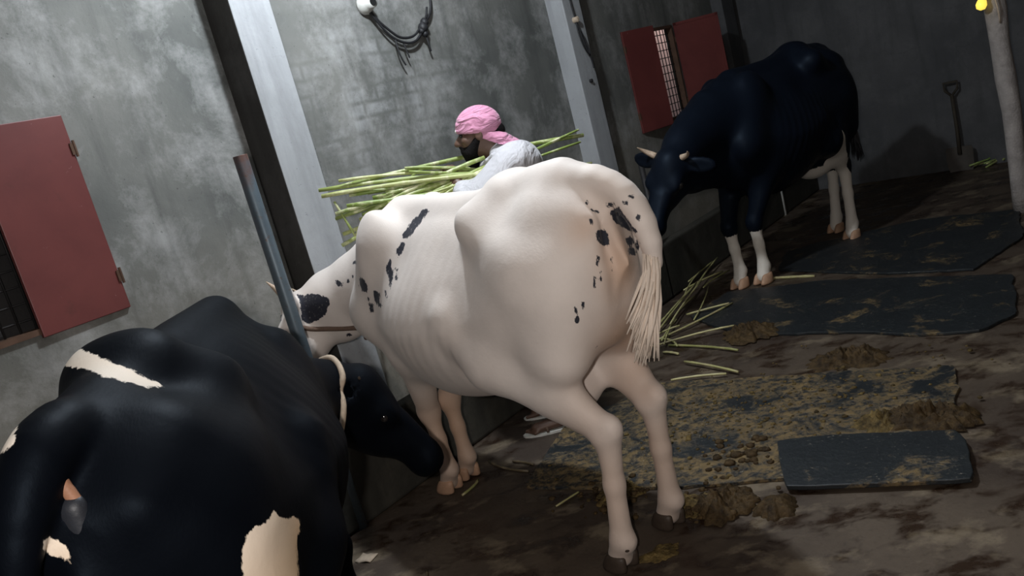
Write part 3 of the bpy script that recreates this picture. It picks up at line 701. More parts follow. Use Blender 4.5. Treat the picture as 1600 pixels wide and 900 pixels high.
# --- white cow
def white_cow():
    fr = Frame((-.12, 3.315), (-.59, .81)); L = fr.L; D = fr.D
    root = empty('cow', tuple(fr.o), fr.rz)
    setp(root, 'white cow with small black spots standing in the centre, rear towards us', 'cow')
    b = Body(); s = 1.03
    st = [(y, t*s-.045*math.exp(-((y+.24)/.20)**2), z*s, w_*1.04) for y, t, z, w_ in STD]
    torso(b, st, s, hook=(.165, -.30, 1.315), pin=(.105, -.775, 1.255), hr=.025, dx=.045, lz=1.325, mz=1.33)
    b.rc((0, -.64, 1.40), (0, -.50, 1.385), .05, .045, .07)
    RL = (-.15, -.63, 0); RR = (.15, -.60, 0); FL = (-.07, .60, 0); FR = (.06, .63, 0)
    rear_leg(b, -1, RL, s=s); rear_leg(b, 1, RR, s=s); front_leg(b, -1, FL, s=s); front_leg(b, 1, FR, s=s)
    poll = L((-1.06, 4.06, 1.03)); muz = L((-1.29, 3.92, .62)); up = D((-.75, .45, .55))
    n = bez((0, .48, 1.12), (0, .80, 1.08), tuple(poll+np.array([.0, -.04, -.06])), 6)
    b.chain([(p, r) for p, r in zip(n, (.235, .20, .17, .145, .13, .11))], .08, ((1, -.3, 0), 1.35))
    nb = bez((0, .60, .95), (0, .82, .95), tuple(poll+np.array([.0, -.06, -.16])), 5)
    b.chain([(p, r) for p, r in zip(nb, (.15, .12, .10, .09, .085))], .08, ((1, -.3, 0), 1.5))
    b.rc((0, .66, .78), (0, .84, .85), .055, .04, .07, ((1, 0, 0), 1.8))
    g, R, hs = cow_head(b, poll, muz, up, ears=((1, .35), (1, .35)), ear_drop=.30, ear_len=.115)
    # udder and flank fold
    b.el((0, -.36, .60), (.13, .15, .10), .08)
    for q in (-1, 1): b.rc((q*.26, -.13, .98), (q*.24, -.25, .78), .04, .05, .09)
    # tail
    tp = bez((0.0, -.64, 1.39), (.04, -.96, 1.39), (.04, -.925, 1.08), 9)
    b.chain([(p, r) for p, r in zip(tp, (.05, .05, .05, .048, .046, .043, .040, .036, .032))], .025)
    br = []
    for q in (-1, 1):
        br += [((q*.25, -.08, 1.24), (.09, .10, .09), -.012), ((q*.21, -.50, 1.30), (.06, .10, .05), -.006), ((q*.19, -.28, 1.36), (.05, .03, .04), .006),
               ((q*.05, -.80, 1.30), (.03, .06, .05), -.015), ((q*.22, .20, 1.20), (.08, .1, .12), -.012),
               ((q*.24, .44, 1.18), (.05, .05, .14), .012), ((q*.3, .1, .95), (.1, .25, .2), .012)]
    br += [((-.045, -.84, 1.16), (.022, .06, .14), -.03), ((.13, -.84, 1.16), (.022, .06, .14), -.03), ((0, -.86, .95), (.05, .08, .18), -.03)]
    tints = [((-.12, -.82, 1.25), .07, .55), ((.12, -.82, 1.25), .09, .7), ((0, -.84, 1.05), (.10, .08, .25), .7), ((.02, -.7, .75), (.14, .15, .25), .9),
             ((-.15, -.63, .35), (.1, .14, .35), .6), ((.15, -.6, .4), (.1, .12, .40), .8), ((0, .6, .3), (.3, .2, .45), .8), ((-1, 1, 1), .1, 0), ((.22, -.6, .95), (.05, .15, .3), .6), ((0, 0, .5), (.3, .5, .12), .35), ((-.2, -.2, .85), (.1, .12, .14), .22), ((.2, -.6, .8), (.08, .3, .3), .35)]
    def dirt(V): return np.clip(.55*np.exp(-V[:, 2]/.13), 0, .7)+.25*np.exp(-(((V-np.array([-.16, -.6, .50]))/.09)**2).sum(1))
    o = skin_mesh('body', b, .0115, M['coat_white'], root, br, PATCH['white'], tints, dirt, 2, ribber(.0008))
    for p, yw, t in ((RL, 0, 0), (RR, -.1, 0), (FL, .2, 0), (FR, -.1, 0)): hoof_parts(root, p, yw, M['hoof_pale'] if p in (FL, FR) else M['hoof'], .054, t)
    # tail switch of long pale hair
    m = MB(); random.seed(3)
    for i in range(170):
        a = random.uniform(0, 6.28); r = random.uniform(0, .028); p0 = tp[-1]+np.array([math.cos(a)*r, math.sin(a)*r, .04])
        e = tp[-1]+np.array([random.gauss(-.11, .024), random.gauss(.02, .014), -.20+random.uniform(-.10, .06)])
        mid = (p0+e)/2+np.array([random.gauss(.02, .012), random.gauss(-.015, .01), 0]); m.tube(bez(p0, mid, e, 5), [.006, .008, .008, .006, .002], 4)
    m.build('tail_switch', M['hair_pale'], root, True)
    e0, e1 = D((-.35, .0, .9)), D((-.2, .3, 1))
    for q in (-1, 1): horn(root, g(q*.075, -.005, -.02), R@np.array([q*.7, -.5, .5]), D((-.8, .0, 1.0)), .15*hs, .026*hs, M['horn'])
    for q in (-1, 1): ball('eye', g(q*.105, .155, -.06), .024*hs, M['eye'], root)
    for q in (-1, 1): ball('dewclaw', (0, 0, 0), .012, M['hoof'], root).location = (RL[0]+q*.02, RL[1]-.065, .105)
    drape(b, [L(q) for q in ((-1.03, 4.05, .985), (-.95, 4.02, .935), (-.86, 3.95, .905), (-.76, 3.88, .875), (-.68, 3.80, .86))], D((-.2, -1, -.12)), .012, M['rope_brown'], 'neck_rope', root)
    drape(b, [g(x, .015, -.06) for x in (-.09, -.05, 0, .05, .09)], R@np.array([0, -.2, 1.]), .008, M['rope_brown'], 'horn_rope', root)
    ring_on(b, g(0, .27, -.10), R@np.array([0, 1, 0]), .009, M['rope_brown'], 'nose_rope', root)
    DBG['white'] = (fr, b); return root
t = NT('pale_tail_hair'); M['hair_pale'] = t.done(t.mix(t.noise(20, 4), (.62, .50, .40), (.80, .70, .60)), .7)
white_cow()

# --- near black cow
def near_cow():
    fr = Frame((-.905, 2.19), (-.06, 1.0)); L = fr.L; D = fr.D
    root = empty('cow', tuple(fr.o), fr.rz)
    setp(root, 'large black cow at lower left with white back streak and pale collar', 'cow')
    b = Body(); s = .965
    st = [(y, t*s-.10*max(0, y-.3)+.045*math.exp(-((y-.08)/.25)**2), z*s, w_*(1.04-.30*max(0, y))) for y, t, z, w_ in STD]
    torso(b, st, s, hook=(.15, -.27, 1.23), pin=(.11, -.77, 1.15), hr=.02, sh=1.0)
    RL = (-.17, -.62, 0); RR = (.17, -.58, 0); FL = (-.14, .50, 0); FR = (.12, .46, 0)
    rear_leg(b, -1, RL, s=s); rear_leg(b, 1, RR, s=s); front_leg(b, -1, FL, s=s, sx=.72, top=1.02); front_leg(b, 1, FR, s=s, sx=.72, top=1.02)
    poll = L((-.615, 3.00, .865)); muz = L((-.375, 3.02, .48)); up = D((.85, .15, .45))
    n = bez((0, .42, .90), (0.04, .68, .86), tuple(poll+np.array([-.03, -.03, -.05])), 6)
    b.chain([(p, r) for p, r in zip(n, (.22, .175, .15, .13, .115, .10))], .09, ((1, 0, 0), 1.25))
    nb = bez((0, .55, .92), (.02, .76, .92), tuple(poll+np.array([-.06, -.04, -.16])), 5)
    b.chain([(p, r) for p, r in zip(nb, (.16, .13, .11, .10, .095))], .08, ((1, 0, 0), 1.3))
    g, R, hs = cow_head(b, poll, muz, up, ears=((1, .9), (1, .9)), ear_drop=.5, ear_len=.085)
    b.el((0, -.36, .60), (.15, .17, .12), .08)
    for q in (-1, 1): b.rc((q*.28, -.12, .98), (q*.26, -.24, .78), .04, .05, .09)
    tp = bez((0, -.72, 1.31), (-.02, -.88, 1.31), (-.10, -.90, 1.02), 8)
    b.chain([(p, r) for p, r in zip(tp, (.055, .048, .044, .04, .036, .032, .03, .028))], .035)
    br = []
    for q in (-1, 1):
        br += [((q*.25, -.08, 1.12), (.10, .12, .09), -.004), ((q*.23, -.46, 1.20), (.06, .12, .06), -.012),
               ((q*.12, -.82, 1.27), .05, .014), ((q*.24, .22, 1.20), (.08, .1, .12), -.004)]
    tints = [((.16, .45, .1), (.1, .1, .1), 0)]
    skin_mesh('body', b, .0115, M['coat_near'], root, br, PATCH['near'], PT.get('near', tints), None, 2, ribber(.0008))
    for p, yw in ((RL, 0), (RR, 0), (FL, 0), (FR, 0)): hoof_parts(root, p, yw, M['hoof'], .056)
    # vulva folds under the tail
    vb = Body(); vc = np.array([.0, -.835, 1.15])
    for q in (-1, 1): vb.rc(vc+np.array([q*.020, .03, .04]), vc+np.array([q*.020, .028, -.02]), .026, .024, .008); vb.rc(vc+np.array([q*.016, .028, -.02]), vc+np.array([q*.006, .045, -.10]), .022, .012, .008)
    skin_mesh('vulva', vb, .006, M['skindark'], root)
    vb = Body(); vb.rc(vc+np.array([.03, .03, -.10]), vc+np.array([.045, .06, -.19]), .024, .022, .02); skin_mesh('bare_skin', vb, .007, M['skinpink'], root)
    vb = Body(); vb.rc(vc+np.array([.014, .028, .10]), vc+np.array([.028, .03, .05]), .014, .012, .01); vb.rc(vc+np.array([-.010, .028, .10]), vc+np.array([-.024, .03, .05]), .013, .011, .01); skin_mesh('skin_fold', vb, .005, M['skinpink'], root)
    m = MB(); random.seed(5)
    for i in range(60):
        a = random.uniform(0, 6.28); r = random.uniform(0, .02); p0 = tp[-1]+np.array([math.cos(a)*r, math.sin(a)*r, .04])
        e = tp[-1]+np.array([random.gauss(-.03, .03), random.gauss(.03, .02), -.40+random.uniform(-.08, .06)])
        m.tube(bez(p0, (p0+e)/2+np.array([random.gauss(0, .02), random.gauss(0, .02), 0]), e, 5), [.006, .008, .008, .006, .002], 4)
    m.build('tail_switch', M['hair_black'], root, True)
    for q in (-1, 1):
        ball('eye', g(q*.105, .155, -.06), .024*hs, M['eye'], root)
        horn(root, g(q*.085, -.01, -.02), R@np.array([q*.9, -.35, .2]), R@np.array([q*.5, -.4, .6]), .05*hs, .018*hs, M['hoof'])
    ring_on(b, L((-.715, 2.86, .87)), D((.55, .45, -.45)), .011, M['rope'], 'collar', root, sag=.03)
    DBG['near'] = (fr, b); return root
t = NT('black_tail_hair'); M['hair_black'] = t.done(t.mix(t.noise(20, 4), (.006, .006, .008), (.02, .02, .024)), .6)
PT = {'near': [((.03, -.82, 1.0), (.12, .12, .12), 1.0), ((.15, -.33, .80), (.40, .45, .22), 1.0)]}
near_cow()

# --- far black cow
def far_cow():
    fr = Frame((2.22, 6.24), (-.83, -.56)); L = fr.L; D = fr.D
    root = empty('cow', tuple(fr.o), fr.rz)
    setp(root, 'tall black cow with white lower legs standing in the far corner', 'cow')
    b = Body(); s = 1.12
    st = [(y, t*s, z*s, w_*1.12) for y, t, z, w_ in STD]
    torso(b, st, s, hook=(.22, -.27, 1.47), pin=(.12, -.76, 1.38), hr=.04)
    RL = (-.10, -.56, 0); RR = (.19, -.80, 0); FL = (-.06, .55, 0); FR = (.07, .66, 0)
    rear_leg(b, -1, RL, s=s); rear_leg(b, 1, RR, s=s, hip=(.15, -.52, 1.12)); front_leg(b, -1, FL, s=s); front_leg(b, 1, FR, s=s)
    poll = L((1.19, 5.42, 1.12)); muz = L((.93, 5.28, .70)); up = D((-.50, -.75, .45))
    n = bez((0, .42, 1.20), (0, .80, 1.28), tuple(poll+np.array([0, -.05, -.06])), 6)
    b.chain([(p, r) for p, r in zip(n, (.26, .23, .20, .17, .145, .12))], .09, ((1, 0, 0), 1.25))
    nb = bez((0, .60, .95), (0, .86, .98), tuple(poll+np.array([0, -.08, -.18])), 5)
    b.chain([(p, r) for p, r in zip(nb, (.18, .16, .14, .12, .10))], .08, ((1, 0, 0), 1.5))
    g, R, hs = cow_head(b, poll, muz, up, ears=((1, .2), (1, .2)), ear_drop=.35, ear_len=.11)
    b.el((0, -.36, .68), (.14, .17, .12), .08)
    for q in (-1, 1): b.rc((q*.28, -.12, 1.05), (q*.26, -.24, .84), .04, .05, .09)
    tp = bez((0, -.66, 1.50), (0, -.92, 1.50), (-.04, -.92, .85), 8)
    b.chain([(p, r) for p, r in zip(tp, (.05, .048, .045, .04, .035, .03, .028, .026))], .035)
    br = []
    for q in (-1, 1):
        br += [((q*.29, -.08, 1.34), (.09, .11, .09), -.03), ((q*.24, -.46, 1.38), (.06, .12, .06), -.02), ((q*.26, .22, 1.3), (.08, .1, .12), -.012)]
    def sock(V):
        fr_ = np.where(V[:, 1] > .3, .40, .0); d1 = fr_-V[:, 2]
        rear = np.where((V[:, 1] < -.3), .66+.9*(V[:, 1]+.62), -1.)-V[:, 2]
        rear = np.where((V[:, 1] < -.3), .62-V[:, 2]+np.clip((V[:, 1]+.55)*1.2, -.1, .35), -1)
        bel = np.where((V[:, 1] > -.55) & (V[:, 1] < .30), .665-V[:, 2]-.25*np.clip(V[:, 1]+.2, 0, 1), -1)
        return np.clip(np.maximum(np.maximum(np.where(V[:, 1] > .3, d1, -1), rear), bel), -.2, .2)
    skin_mesh('body', b, .014, M['coat_far'], root, br, PATCH['far'], [], None, 2, ribber(.002), marksph=[sock])
    for p, yw in ((RL, 0), (RR, 0), (FL, 0), (FR, .1)): hoof_parts(root, p, yw, M['hoof_pale'], .06)
    m = MB(); random.seed(6)
    for i in range(40):
        a = random.uniform(0, 6.28); r = random.uniform(0, .02); p0 = tp[-1]+np.array([math.cos(a)*r, math.sin(a)*r, .04])
        e = tp[-1]+np.array([random.gauss(0, .03), random.gauss(0, .02), -.22+random.uniform(-.08, .06)])
        m.tube(bez(p0, (p0+e)/2, e, 4), [.008, .009, .008, .002], 4)
    m.build('tail_switch', M['hair_black'], root, True)
    for q in (-1, 1):
        ball('eye', g(q*.108, .155, -.06), .026*hs, M['eye'], root)
        horn(root, g(q*.085, -.01, -.02), R@np.array([q*.9, -.2, .3]), R@np.array([q*.1, .1, 1.0]), .15*hs, .022*hs, M['horn'])
    DBG['far'] = (fr, b); return root
far_cow()
#REST
# ------------------------------------------------------------ the man
def skin_mats():
    t = NT('brown_skin'); c = t.mix(t.noise(12, 4), (.085, .045, .03), (.135, .075, .05)); t.bump(t.noise(120, 3), .15, .003); M['skin'] = t.done(c, .5)
    t = NT('grey_white_shirt'); w1 = t.noise(5, 4, .55, t.mapp((1, 1, .6), rot=(.4, 0, .3)), 1.2); c = t.mix(t.noise(6, 4), (.42, .41, .43), (.58, .57, .59))
    t.bump(w1, .9, .05); t.b.inputs['Sheen Weight'].default_value = .2; M['shirt'] = t.done(c, .85)
    t = NT('pink_cap_cloth'); w1 = t.noise(9, 3, .5, t.mapp((.35, 1, 2.2), rot=(.2, 0, 0)), .8); c = t.mix(t.noise(15, 4), (.50, .19, .31), (.66, .30, .43)); t.bump(w1, 1.0, .05)
    t.b.inputs['Sheen Weight'].default_value = .2; M['cap'] = t.done(c, .8)
    t = NT('black_hair'); t.bump(t.noise(160, 3), .8, .006); M['hair'] = t.done((.006, .005, .005), .8, 0, .12)
    t = NT('dark_lungi'); c = t.mix(t.noise(10, 4), (.018, .02, .028), (.04, .04, .05)); t.bump(t.noise(5, 3, .5, t.mapp((2, 2, .2))), .8, .04); M['lungi'] = t.done(c, .85)
skin_mats()
def man():
    fr = Frame((.055, 4.29), (-1.0, .08)); root = empty('person', tuple(fr.o), fr.rz)
    setp(root, 'bearded man in backwards pink cap and pale shirt carrying a green bundle', 'person'); root.scale = (1.03, 1.06, .997)
    b = Body()
    hd = np.array([0, .015, 1.60])
    for q in (-1, 1):
        b.rc((q*.10, -.09, .90), (q*.11, -.02, .49), .092, .058, .04); b.rc((q*.11, -.02, .49), (q*.115, -.05, .09), .056, .036, .04)
        b.el((q*.11, -.065, .33), (.048, .05, .11), .03)
        b.rc((q*.115, -.07, .045), (q*.125, .10, .035), .036, .034, .03, ((0, 0, 1), 1.25))
        for i in range(5):
            x = q*(.098+.0145*i); b.rc((x, .10, .024), (x+q*.003, .158-.010*i, .018), .013 if i == 0 else .010, .011 if i == 0 else .008, .008)
    b.rc((0, -.10, .93), (0, -.11, 1.33), .135, .155, .06, ((0, 1, 0), 1.35)); b.rc((-.15, -.12, 1.42), (.15, -.12, 1.42), .062, .062, .05)
    b.rc((0, -.08, 1.42), (0, -.01, 1.55), .060, .054, .04)
    b.el(hd+[0, -.012, .02], (.074, .098, .098), .03); b.el(hd+[0, .035, -.055], (.056, .062, .060), .04)
    b.rc(hd+[0, .082, .012], hd+[0, .112, -.028], .011, .017, .014); b.rc(hd+[-.03, .078, .03], hd+[.03, .078, .03], .014, .014, .012)
    for q in (-1, 1):
        b.el(hd+[q*.030, .088, .010], (.016, .012, .010), .008, sub=True); b.el(hd+[q*.014, .100, -.034], (.010, .012, .009), .006)
        b.el(hd+[q*.078, -.005, -.005], (.010, .021, .032), .010); b.el(hd+[q*.088, .0, -.003], (.006, .011, .018), .005, sub=True)
        b.el(hd+[q*.045, .065, -.02], (.022, .02, .018), .02)
    b.rc(hd+[-.020, .092, -.056], hd+[.020, .092, -.056], .008, .008, .005); b.rc(hd+[-.018, .090, -.069], hd+[.018, .090, -.069], .009, .009, .005)
    arms = []
    for q, el_, wr, hand in ((-1, (-.255, .08, 1.235), (-.125, .165, 1.395), (-.095, .180, 1.440)), (1, (.27, .02, 1.18), (.17, .24, 1.30), (.13, .27, 1.33))):
        sh = np.array([q*.185, -.12, 1.41]); el_, wr, hand = map(np.array, (el_, wr, hand)); arms.append((sh, el_, wr))
        b.rc(sh, el_, .052, .040, .03); b.rc(el_, wr, .042, .026, .02)
        b.rc(wr, hand, .027, .034, .02, ((1, 0, 0), 1.5))
        d = hand-wr; d /= np.linalg.norm(d); side = np.array([-q*.9, .3, 0]); side /= np.linalg.norm(side); wd = np.cross(d, side); wd /= np.linalg.norm(wd)
        for i, Lf in enumerate((.9, 1.0, .95, .75)):
            r0_ = hand+wd*(.017*(1.5-i))+d*.012; p1 = r0_+d*.032*Lf+side*.012; p2 = p1+side*.028*Lf+d*.004; p3 = p2+side*.012*Lf-d*.018*Lf
            b.chain([(r0_, .0095), (p1, .009), (p2, .0085), (p3, .0075)], .006)
        t0 = wr+wd*.022; b.chain([(t0, .012), (t0+wd*.018+side*.03+d*.008, .011), (t0+wd*.012+side*.05+d*.026, .009)], .008)
    skin_mesh('body', b, .0065, M['skin'], root, smooth=1)
    # shirt
    s = Body(); s.rc((0, -.10, .98), (0, -.115, 1.33), .155, .178, .06, ((0, 1, 0), 1.28)); s.rc((-.13, -.145, 1.42), (.13, -.145, 1.42), .092, .092, .05)
    s.rc((0, -.12, 1.40), (0, -.05, 1.475), .08, .072, .03)
    for sh, el_, wr in arms: s.rc(sh, el_, .086, .066, .04); s.rc(el_, el_*.25+wr*.75, .066, .048, .03)
    s.rc((-.15, -.12, 1.41), (-.19, .09, 1.27), .100, .098, .05)
    s.rc((0, .02, 1.47), (0, .05, 1.60), .06, .07, .015, sub=True)
    skin_mesh('shirt', s, .010, M['shirt'], root, brushes=[((-.24, -.06, 1.28), (.06, .03, .02), .014), ((-.22, -.11, 1.36), (.05, .02, .05), -.012), ((-.12, -.17, 1.40), (.05, .05, .03), .014), ((-.15, .0, 1.36), (.05, .02, .06), .012)])
    c = Body(); c.rc((-.03, -.135, 1.475), (-.075, -.03, 1.475), .016, .014, .01); c.rc((-.075, -.03, 1.475), (-.04, .04, 1.44), .014, .012, .01)
    c.rc((.03, -.135, 1.475), (.075, -.03, 1.475), .016, .014, .01); c.rc((.075, -.03, 1.475), (.04, .04, 1.44), .014, .012, .01); c.rc((-.03, -.135, 1.475), (.03, -.135, 1.475), .016, .016, .01)
    skin_mesh('collar', c, .007, M['shirt'], root)
    l = Body(); l.rc((0, -.10, 1.0), (0, -.07, .55), .165, .17, .04, ((0, 1, 0), 1.2)); l.rc((0, -.07, .55), (0, -.05, .28), .17, .19, .04, ((0, 1, 0), 1.1)); l.fnp(lambda P: .14-P[:, 2], (-.3, -.3, .0), (.3, .3, .14), .01, False) if False else None
    skin_mesh('lungi', l, .013, M['lungi'], root)
    # beard and hair
    h = Body(); h.rc(hd+[0, .055, -.075], hd+[0, .060, -.165], .052, .022, .03)
    for q in (-1, 1): h.rc(hd+[q*.062, .012, -.03], hd+[q*.045, .055, -.085], .018, .030, .02)
    h.rc(hd+[-.022, .102, -.046], hd+[.022, .102, -.046], .007, .007, .006)
    skin_mesh('beard', h, .006, M['hair'], root)
    h = Body(); h.el(hd+[0, -.024, .006], (.077, .084, .080), .02); h.rc(hd+[0, -.085, -.01], hd+[0, -.075, -.05], .045, .035, .02); h.el(hd+[0, .075, .0], (.1, .07, .16), .015, sub=True)
    skin_mesh('hair', h, .007, M['hair'], root)
    for q in (-1, 1): ball('eye', tuple(hd+[q*.030, .082, .010]), .0115, M['eye'], root)
    # cap, worn backwards
    cz = hd+[0, -.008, .035]; c = Body(); c.el(cz, (.090, .112, .104), .01); c.rc(cz+[-.075, .0, .0], cz+[.075, .0, .0], .05, .05, .03) if False else None
    c.el(cz, (.082, .104, .096), .004, sub=True)
    c.fnp(lambda P: -(-(P[:, 2]-(cz[2]-.012)-.10*(P[:, 1]-cz[1]))), (-.2, -.2, 1.3), (.2, .2, cz[2]+.02), .004, True) if False else None
    def cut(P): return (P[:, 2]-(cz[2]-.036+.20*(P[:, 1]-cz[1])))
    c.fnp(cut, (-.16, -.16, 1.4), (.16, .16, cz[2]+.012), .004, True)
    cp = skin_mesh('cap', c, .0045, M['cap'], root, smooth=1)
    v = []; n, k_ = 14, 8
    for z in (0, .004):
        for j in range(k_+1):
            for i in range(n+1):
                a = math.pi*(i/n); r = 1+.0*j; x = .084*math.cos(a); y0 = -.020-.108*math.sin(a); ln = .125*math.sin(a)**.45*(j/k_)
                v.append((x*(1-.10*j/k_), cz[1]+y0-ln*.74+.02, cz[2]-.034-.020*math.sin(a)-ln*.72-3.0*x*x*(j/k_)-z))
    def id_(z, j, i): return z*(k_+1)*(n+1)+j*(n+1)+i
    f = [(id_(0, j, i), id_(0, j, i+1), id_(0, j+1, i+1), id_(0, j+1, i)) for j in range(k_) for i in range(n)]
    f += [(id_(1, j, i), id_(1, j+1, i), id_(1, j+1, i+1), id_(1, j, i+1)) for j in range(k_) for i in range(n)]
    f += [(id_(0, k_, i), id_(0, k_, i+1), id_(1, k_, i+1), id_(1, k_, i)) for i in range(n)]
    mesh('visor', v, f, M['cap'], cp)
    ball('cap_button', tuple(cz+[0, 0, .092]), .007, M['cap'], cp, (1, 1, .6))
    m = MB(); m.tube([tuple(cz+np.array([.088*math.sin(a)*.98, .109*math.cos(a), .002+.0*a])) for a in np.linspace(-.5, .5, 9)], .006, 6); m.build('strap', M['cap'], cp, True)
    m = MB(); m.lathe(tuple(cz+[-.02, .107, .0]), (0, 1, .2), [(.008, 0), (.008, .006), (.004, .007)], 10); m.build('buckle', M['white_plastic'], cp)
    # sandals
    for q in (-1, 1):
        m = MB(); pts = []; 
        for z in (.0, .012):
            for i in range(16):
                a = 2*math.pi*i/16; x = q*.122+.046*math.cos(a)*(1+.12*math.sin(a)); y = .045+.135*math.sin(a); pts.append((x, y, z))
        m.add(pts, [tuple(range(16))[::-1], tuple(range(16, 32))]+[(i, (i+1) % 16, 16+(i+1) % 16, 16+i) for i in range(16)]); o = m.build('sandal', M['white_plastic'], root)
        mm = MB(); mm.tube(bez((q*.122-.045, .05, .014), (q*.122, .055, .10), (q*.122+.045, .05, .014), 8), .007, 6); mm.build('sandal_strap', M['rope_brown'], o, True)
    return root
man()

# ------------------------------------------------------------ the green bundle he carries
def stalk_mb(pts, r, leafy=True):
    m = MB(); n = len(pts); m.tube(pts, [r*(1+.16*(i % 3 == 1)) for i in range(n)], 7); return m
def bundle():
    rnd = random.Random(11); root = empty('stalk_bundle', (-.05, 4.12, 1.40), 0); root.location = (-.03, 4.20, 1.40)
    setp(root, 'loose bundle of cut green fodder stalks carried under the man\'s arm', 'bundle')
    o0 = np.array([-.05, 4.12, 1.40])
    fixed = [((-.81, 4.05, 1.53), (.03, 4.12, 1.39)), ((-.80, 4.02, 1.50), (.03, 4.10, 1.39)), ((-.77, 4.05, 1.38), (.03, 4.14, 1.39)), ((-.76, 4.02, 1.40), (.0, 4.14, 1.39)),
             ((-.78, 4.05, 1.24), (-.2, 4.12, 1.36)), ((-.70, 4.03, 1.55), (.03, 4.20, 1.39)), ((-.38, 4.10, 1.525), (.03, 4.15, 1.39)), ((-.36, 4.05, 1.505), (.03, 4.15, 1.39)), ((-.30, 4.12, 1.50), (.03, 4.20, 1.39)),
             ((-.74, 4.08, 1.52), (.56, 4.42, 1.44)), ((-.45, 4.10, 1.31), (.54, 4.40, 1.475)), ((-.5, 4.06, 1.34), (.535, 4.40, 1.41)), ((-.55, 4.1, 1.40), (.57, 4.42, 1.285)), ((-.5, 4.1, 1.44), (.53, 4.38, 1.275)), ((-.6, 4.15, 1.45), (.50, 4.42, 1.30)), ((-.4, 4.12, 1.33), (.46, 4.38, 1.46)), ((-.55, 4.1, 1.37), (.40, 4.40, 1.33))]
    ends = list(fixed)
    for i in range(70):
        u = rnd.random(); L = np.array([-.42-.30*u*rnd.random()-rnd.random()*.12, 4.08+rnd.gauss(0, .05), 1.36+rnd.gauss(0, .055)]); R = np.array([-.02+rnd.random()*.08, 4.15+rnd.gauss(0, .02), 1.37+rnd.gauss(0, .03)])
        if rnd.random() < .3: L[2], R[2] = 1.24+rnd.random()*.06, 1.40+rnd.random()*.03
        ends.append((L, R))
    for i, (L, R) in enumerate(ends):
        L = np.array(L); R = np.array(R); mid = (L+R)/2+np.array([rnd.gauss(0, .02), rnd.gauss(0, .015), rnd.gauss(0.012, .012)])
        pts = [p-o0 for p in bez(L, mid*1.0, R, 9)]; r = rnd.uniform(.0055, .0105)
        o = stalk_mb(pts, r).build('stalk', M['stalk'], root, True)
        if rnd.random() < .3:
            p = pts[rnd.randrange(2, 5)]; d = np.array([rnd.gauss(-.10, .05), rnd.gauss(-.01, .02), -abs(rnd.gauss(.05, .05))]); m = MB(); q = bez(p, p+d*.6+[0, 0, .02], p+d*1.3, 6)
            v = []; f = []
            for j, c in enumerate(q): wv = .007*math.sin(math.pi*(j+.6)/6.6); v += [c+[0, 0, wv], c+[0, -wv*.4, 0], c-[0, 0, wv]]
            for j in range(5): f += [(j*3, j*3+1, j*3+4, j*3+3), (j*3+1, j*3+2, j*3+5, j*3+4)]
            m.add(v, f); m.build('leaf', M['leaf'], root, True)
    # a broken stalk hanging down from the left end
    for a, c, d in (((-.75, 4.03, 1.46), (-.73, 4.03, 1.38), (-.70, 4.03, 1.27)), ((-.70, 4.03, 1.27), (-.66, 4.04, 1.31), (-.58, 4.05, 1.37)), ((-.80, 4.06, 1.08), (-.72, 4.06, 1.105), (-.62, 4.08, 1.13)), ((-.66, 4.03, 1.20), (-.60, 4.05, 1.23), (-.50, 4.08, 1.30))):
        stalk_mb([p-o0 for p in bez(a, c, d, 6)], .006).build('stalk', M['stalk'], root, True)
bundle()

# ------------------------------------------------------------ rubber mats
def slab(name, pts, z, th, mat, label, cat, seed=0, wav=.008):
    rnd = random.Random(seed); P = []
    n = len(pts)
    for i in range(n):
        a = np.array(pts[i]); b = np.array(pts[(i+1) % n]); k = max(2, int(np.linalg.norm(b-a)/.05))
        for j in range(k): P.append(a+(b-a)*j/k+np.array([rnd.gauss(0, wav), rnd.gauss(0, wav)])*(j > 0))
    for _ in range(1): P = [(P[i-1]+6*P[i]+P[(i+1) % len(P)])/8 for i in range(len(P))]
    bm = bmesh.new(); vs = [bm.verts.new((p[0], p[1], z)) for p in P]; f = bm.faces.new(vs)
    if f.normal.z < 0: f.normal_flip()
    bmesh.ops.triangulate(bm, faces=bm.faces[:]); r = bmesh.ops.extrude_face_region(bm, geom=bm.faces[:])
    for v in [g for g in r['geom'] if isinstance(g, bmesh.types.BMVert)]: v.co.z += th
    bmesh.ops.recalc_face_normals(bm, faces=bm.faces[:]); me = bpy.data.meshes.new(name); bm.to_mesh(me); bm.free()
    o = link(name, me, mat, None, False); bevel(o, .004, 2); return setp(o, label, cat)
MATA = [(1.98, 6.10), (2.24, 6.59), (2.76, 6.55), (3.31, 6.46), (3.79, 5.99), (3.37, 5.3), (2.78, 4.90), (2.43, 5.28), (2.21, 5.66)]
MATB = [(1.13, 5.50), (1.51, 5.86), (2.1, 5.50), (2.54, 4.99), (2.85, 4.63), (2.47, 4.03), (2.22, 3.95), (2.0, 4.09), (1.81, 4.35), (1.46, 4.68), (1.27, 4.82)]
MATC = [(.65, 4.41), (1.17, 4.09), (1.57, 3.84), (1.9, 3.63), (1.67, 3.22), (1.47, 2.90), (.87, 3.0), (.33, 3.24), (-.18, 3.55), (-.02, 3.94), (.09, 4.16)]
MATD = [(.92, 3.31), (1.13, 3.23), (1.38, 3.08), (1.54, 3.0), (1.52, 2.9), (1.38, 2.63), (1.11, 2.76), (.81, 2.91)]
slab('rubber_mat', MATA, .001, .016, mat_mat('rubber_far', 3, .25), 'dark rubber floor mat below the far cow, furthest from us', 'mat', 1)
slab('rubber_mat', MATB, .001, .017, mat_mat('rubber_mid', 9, .28), 'long dark rubber mat with a thin dung line along its near edge', 'mat', 2)
slab('rubber_mat', MATC, .001, .015, mat_mat('rubber_near', 5, .85), 'rubber mat smeared all over with yellow-brown dung right of the white cow', 'mat', 3)
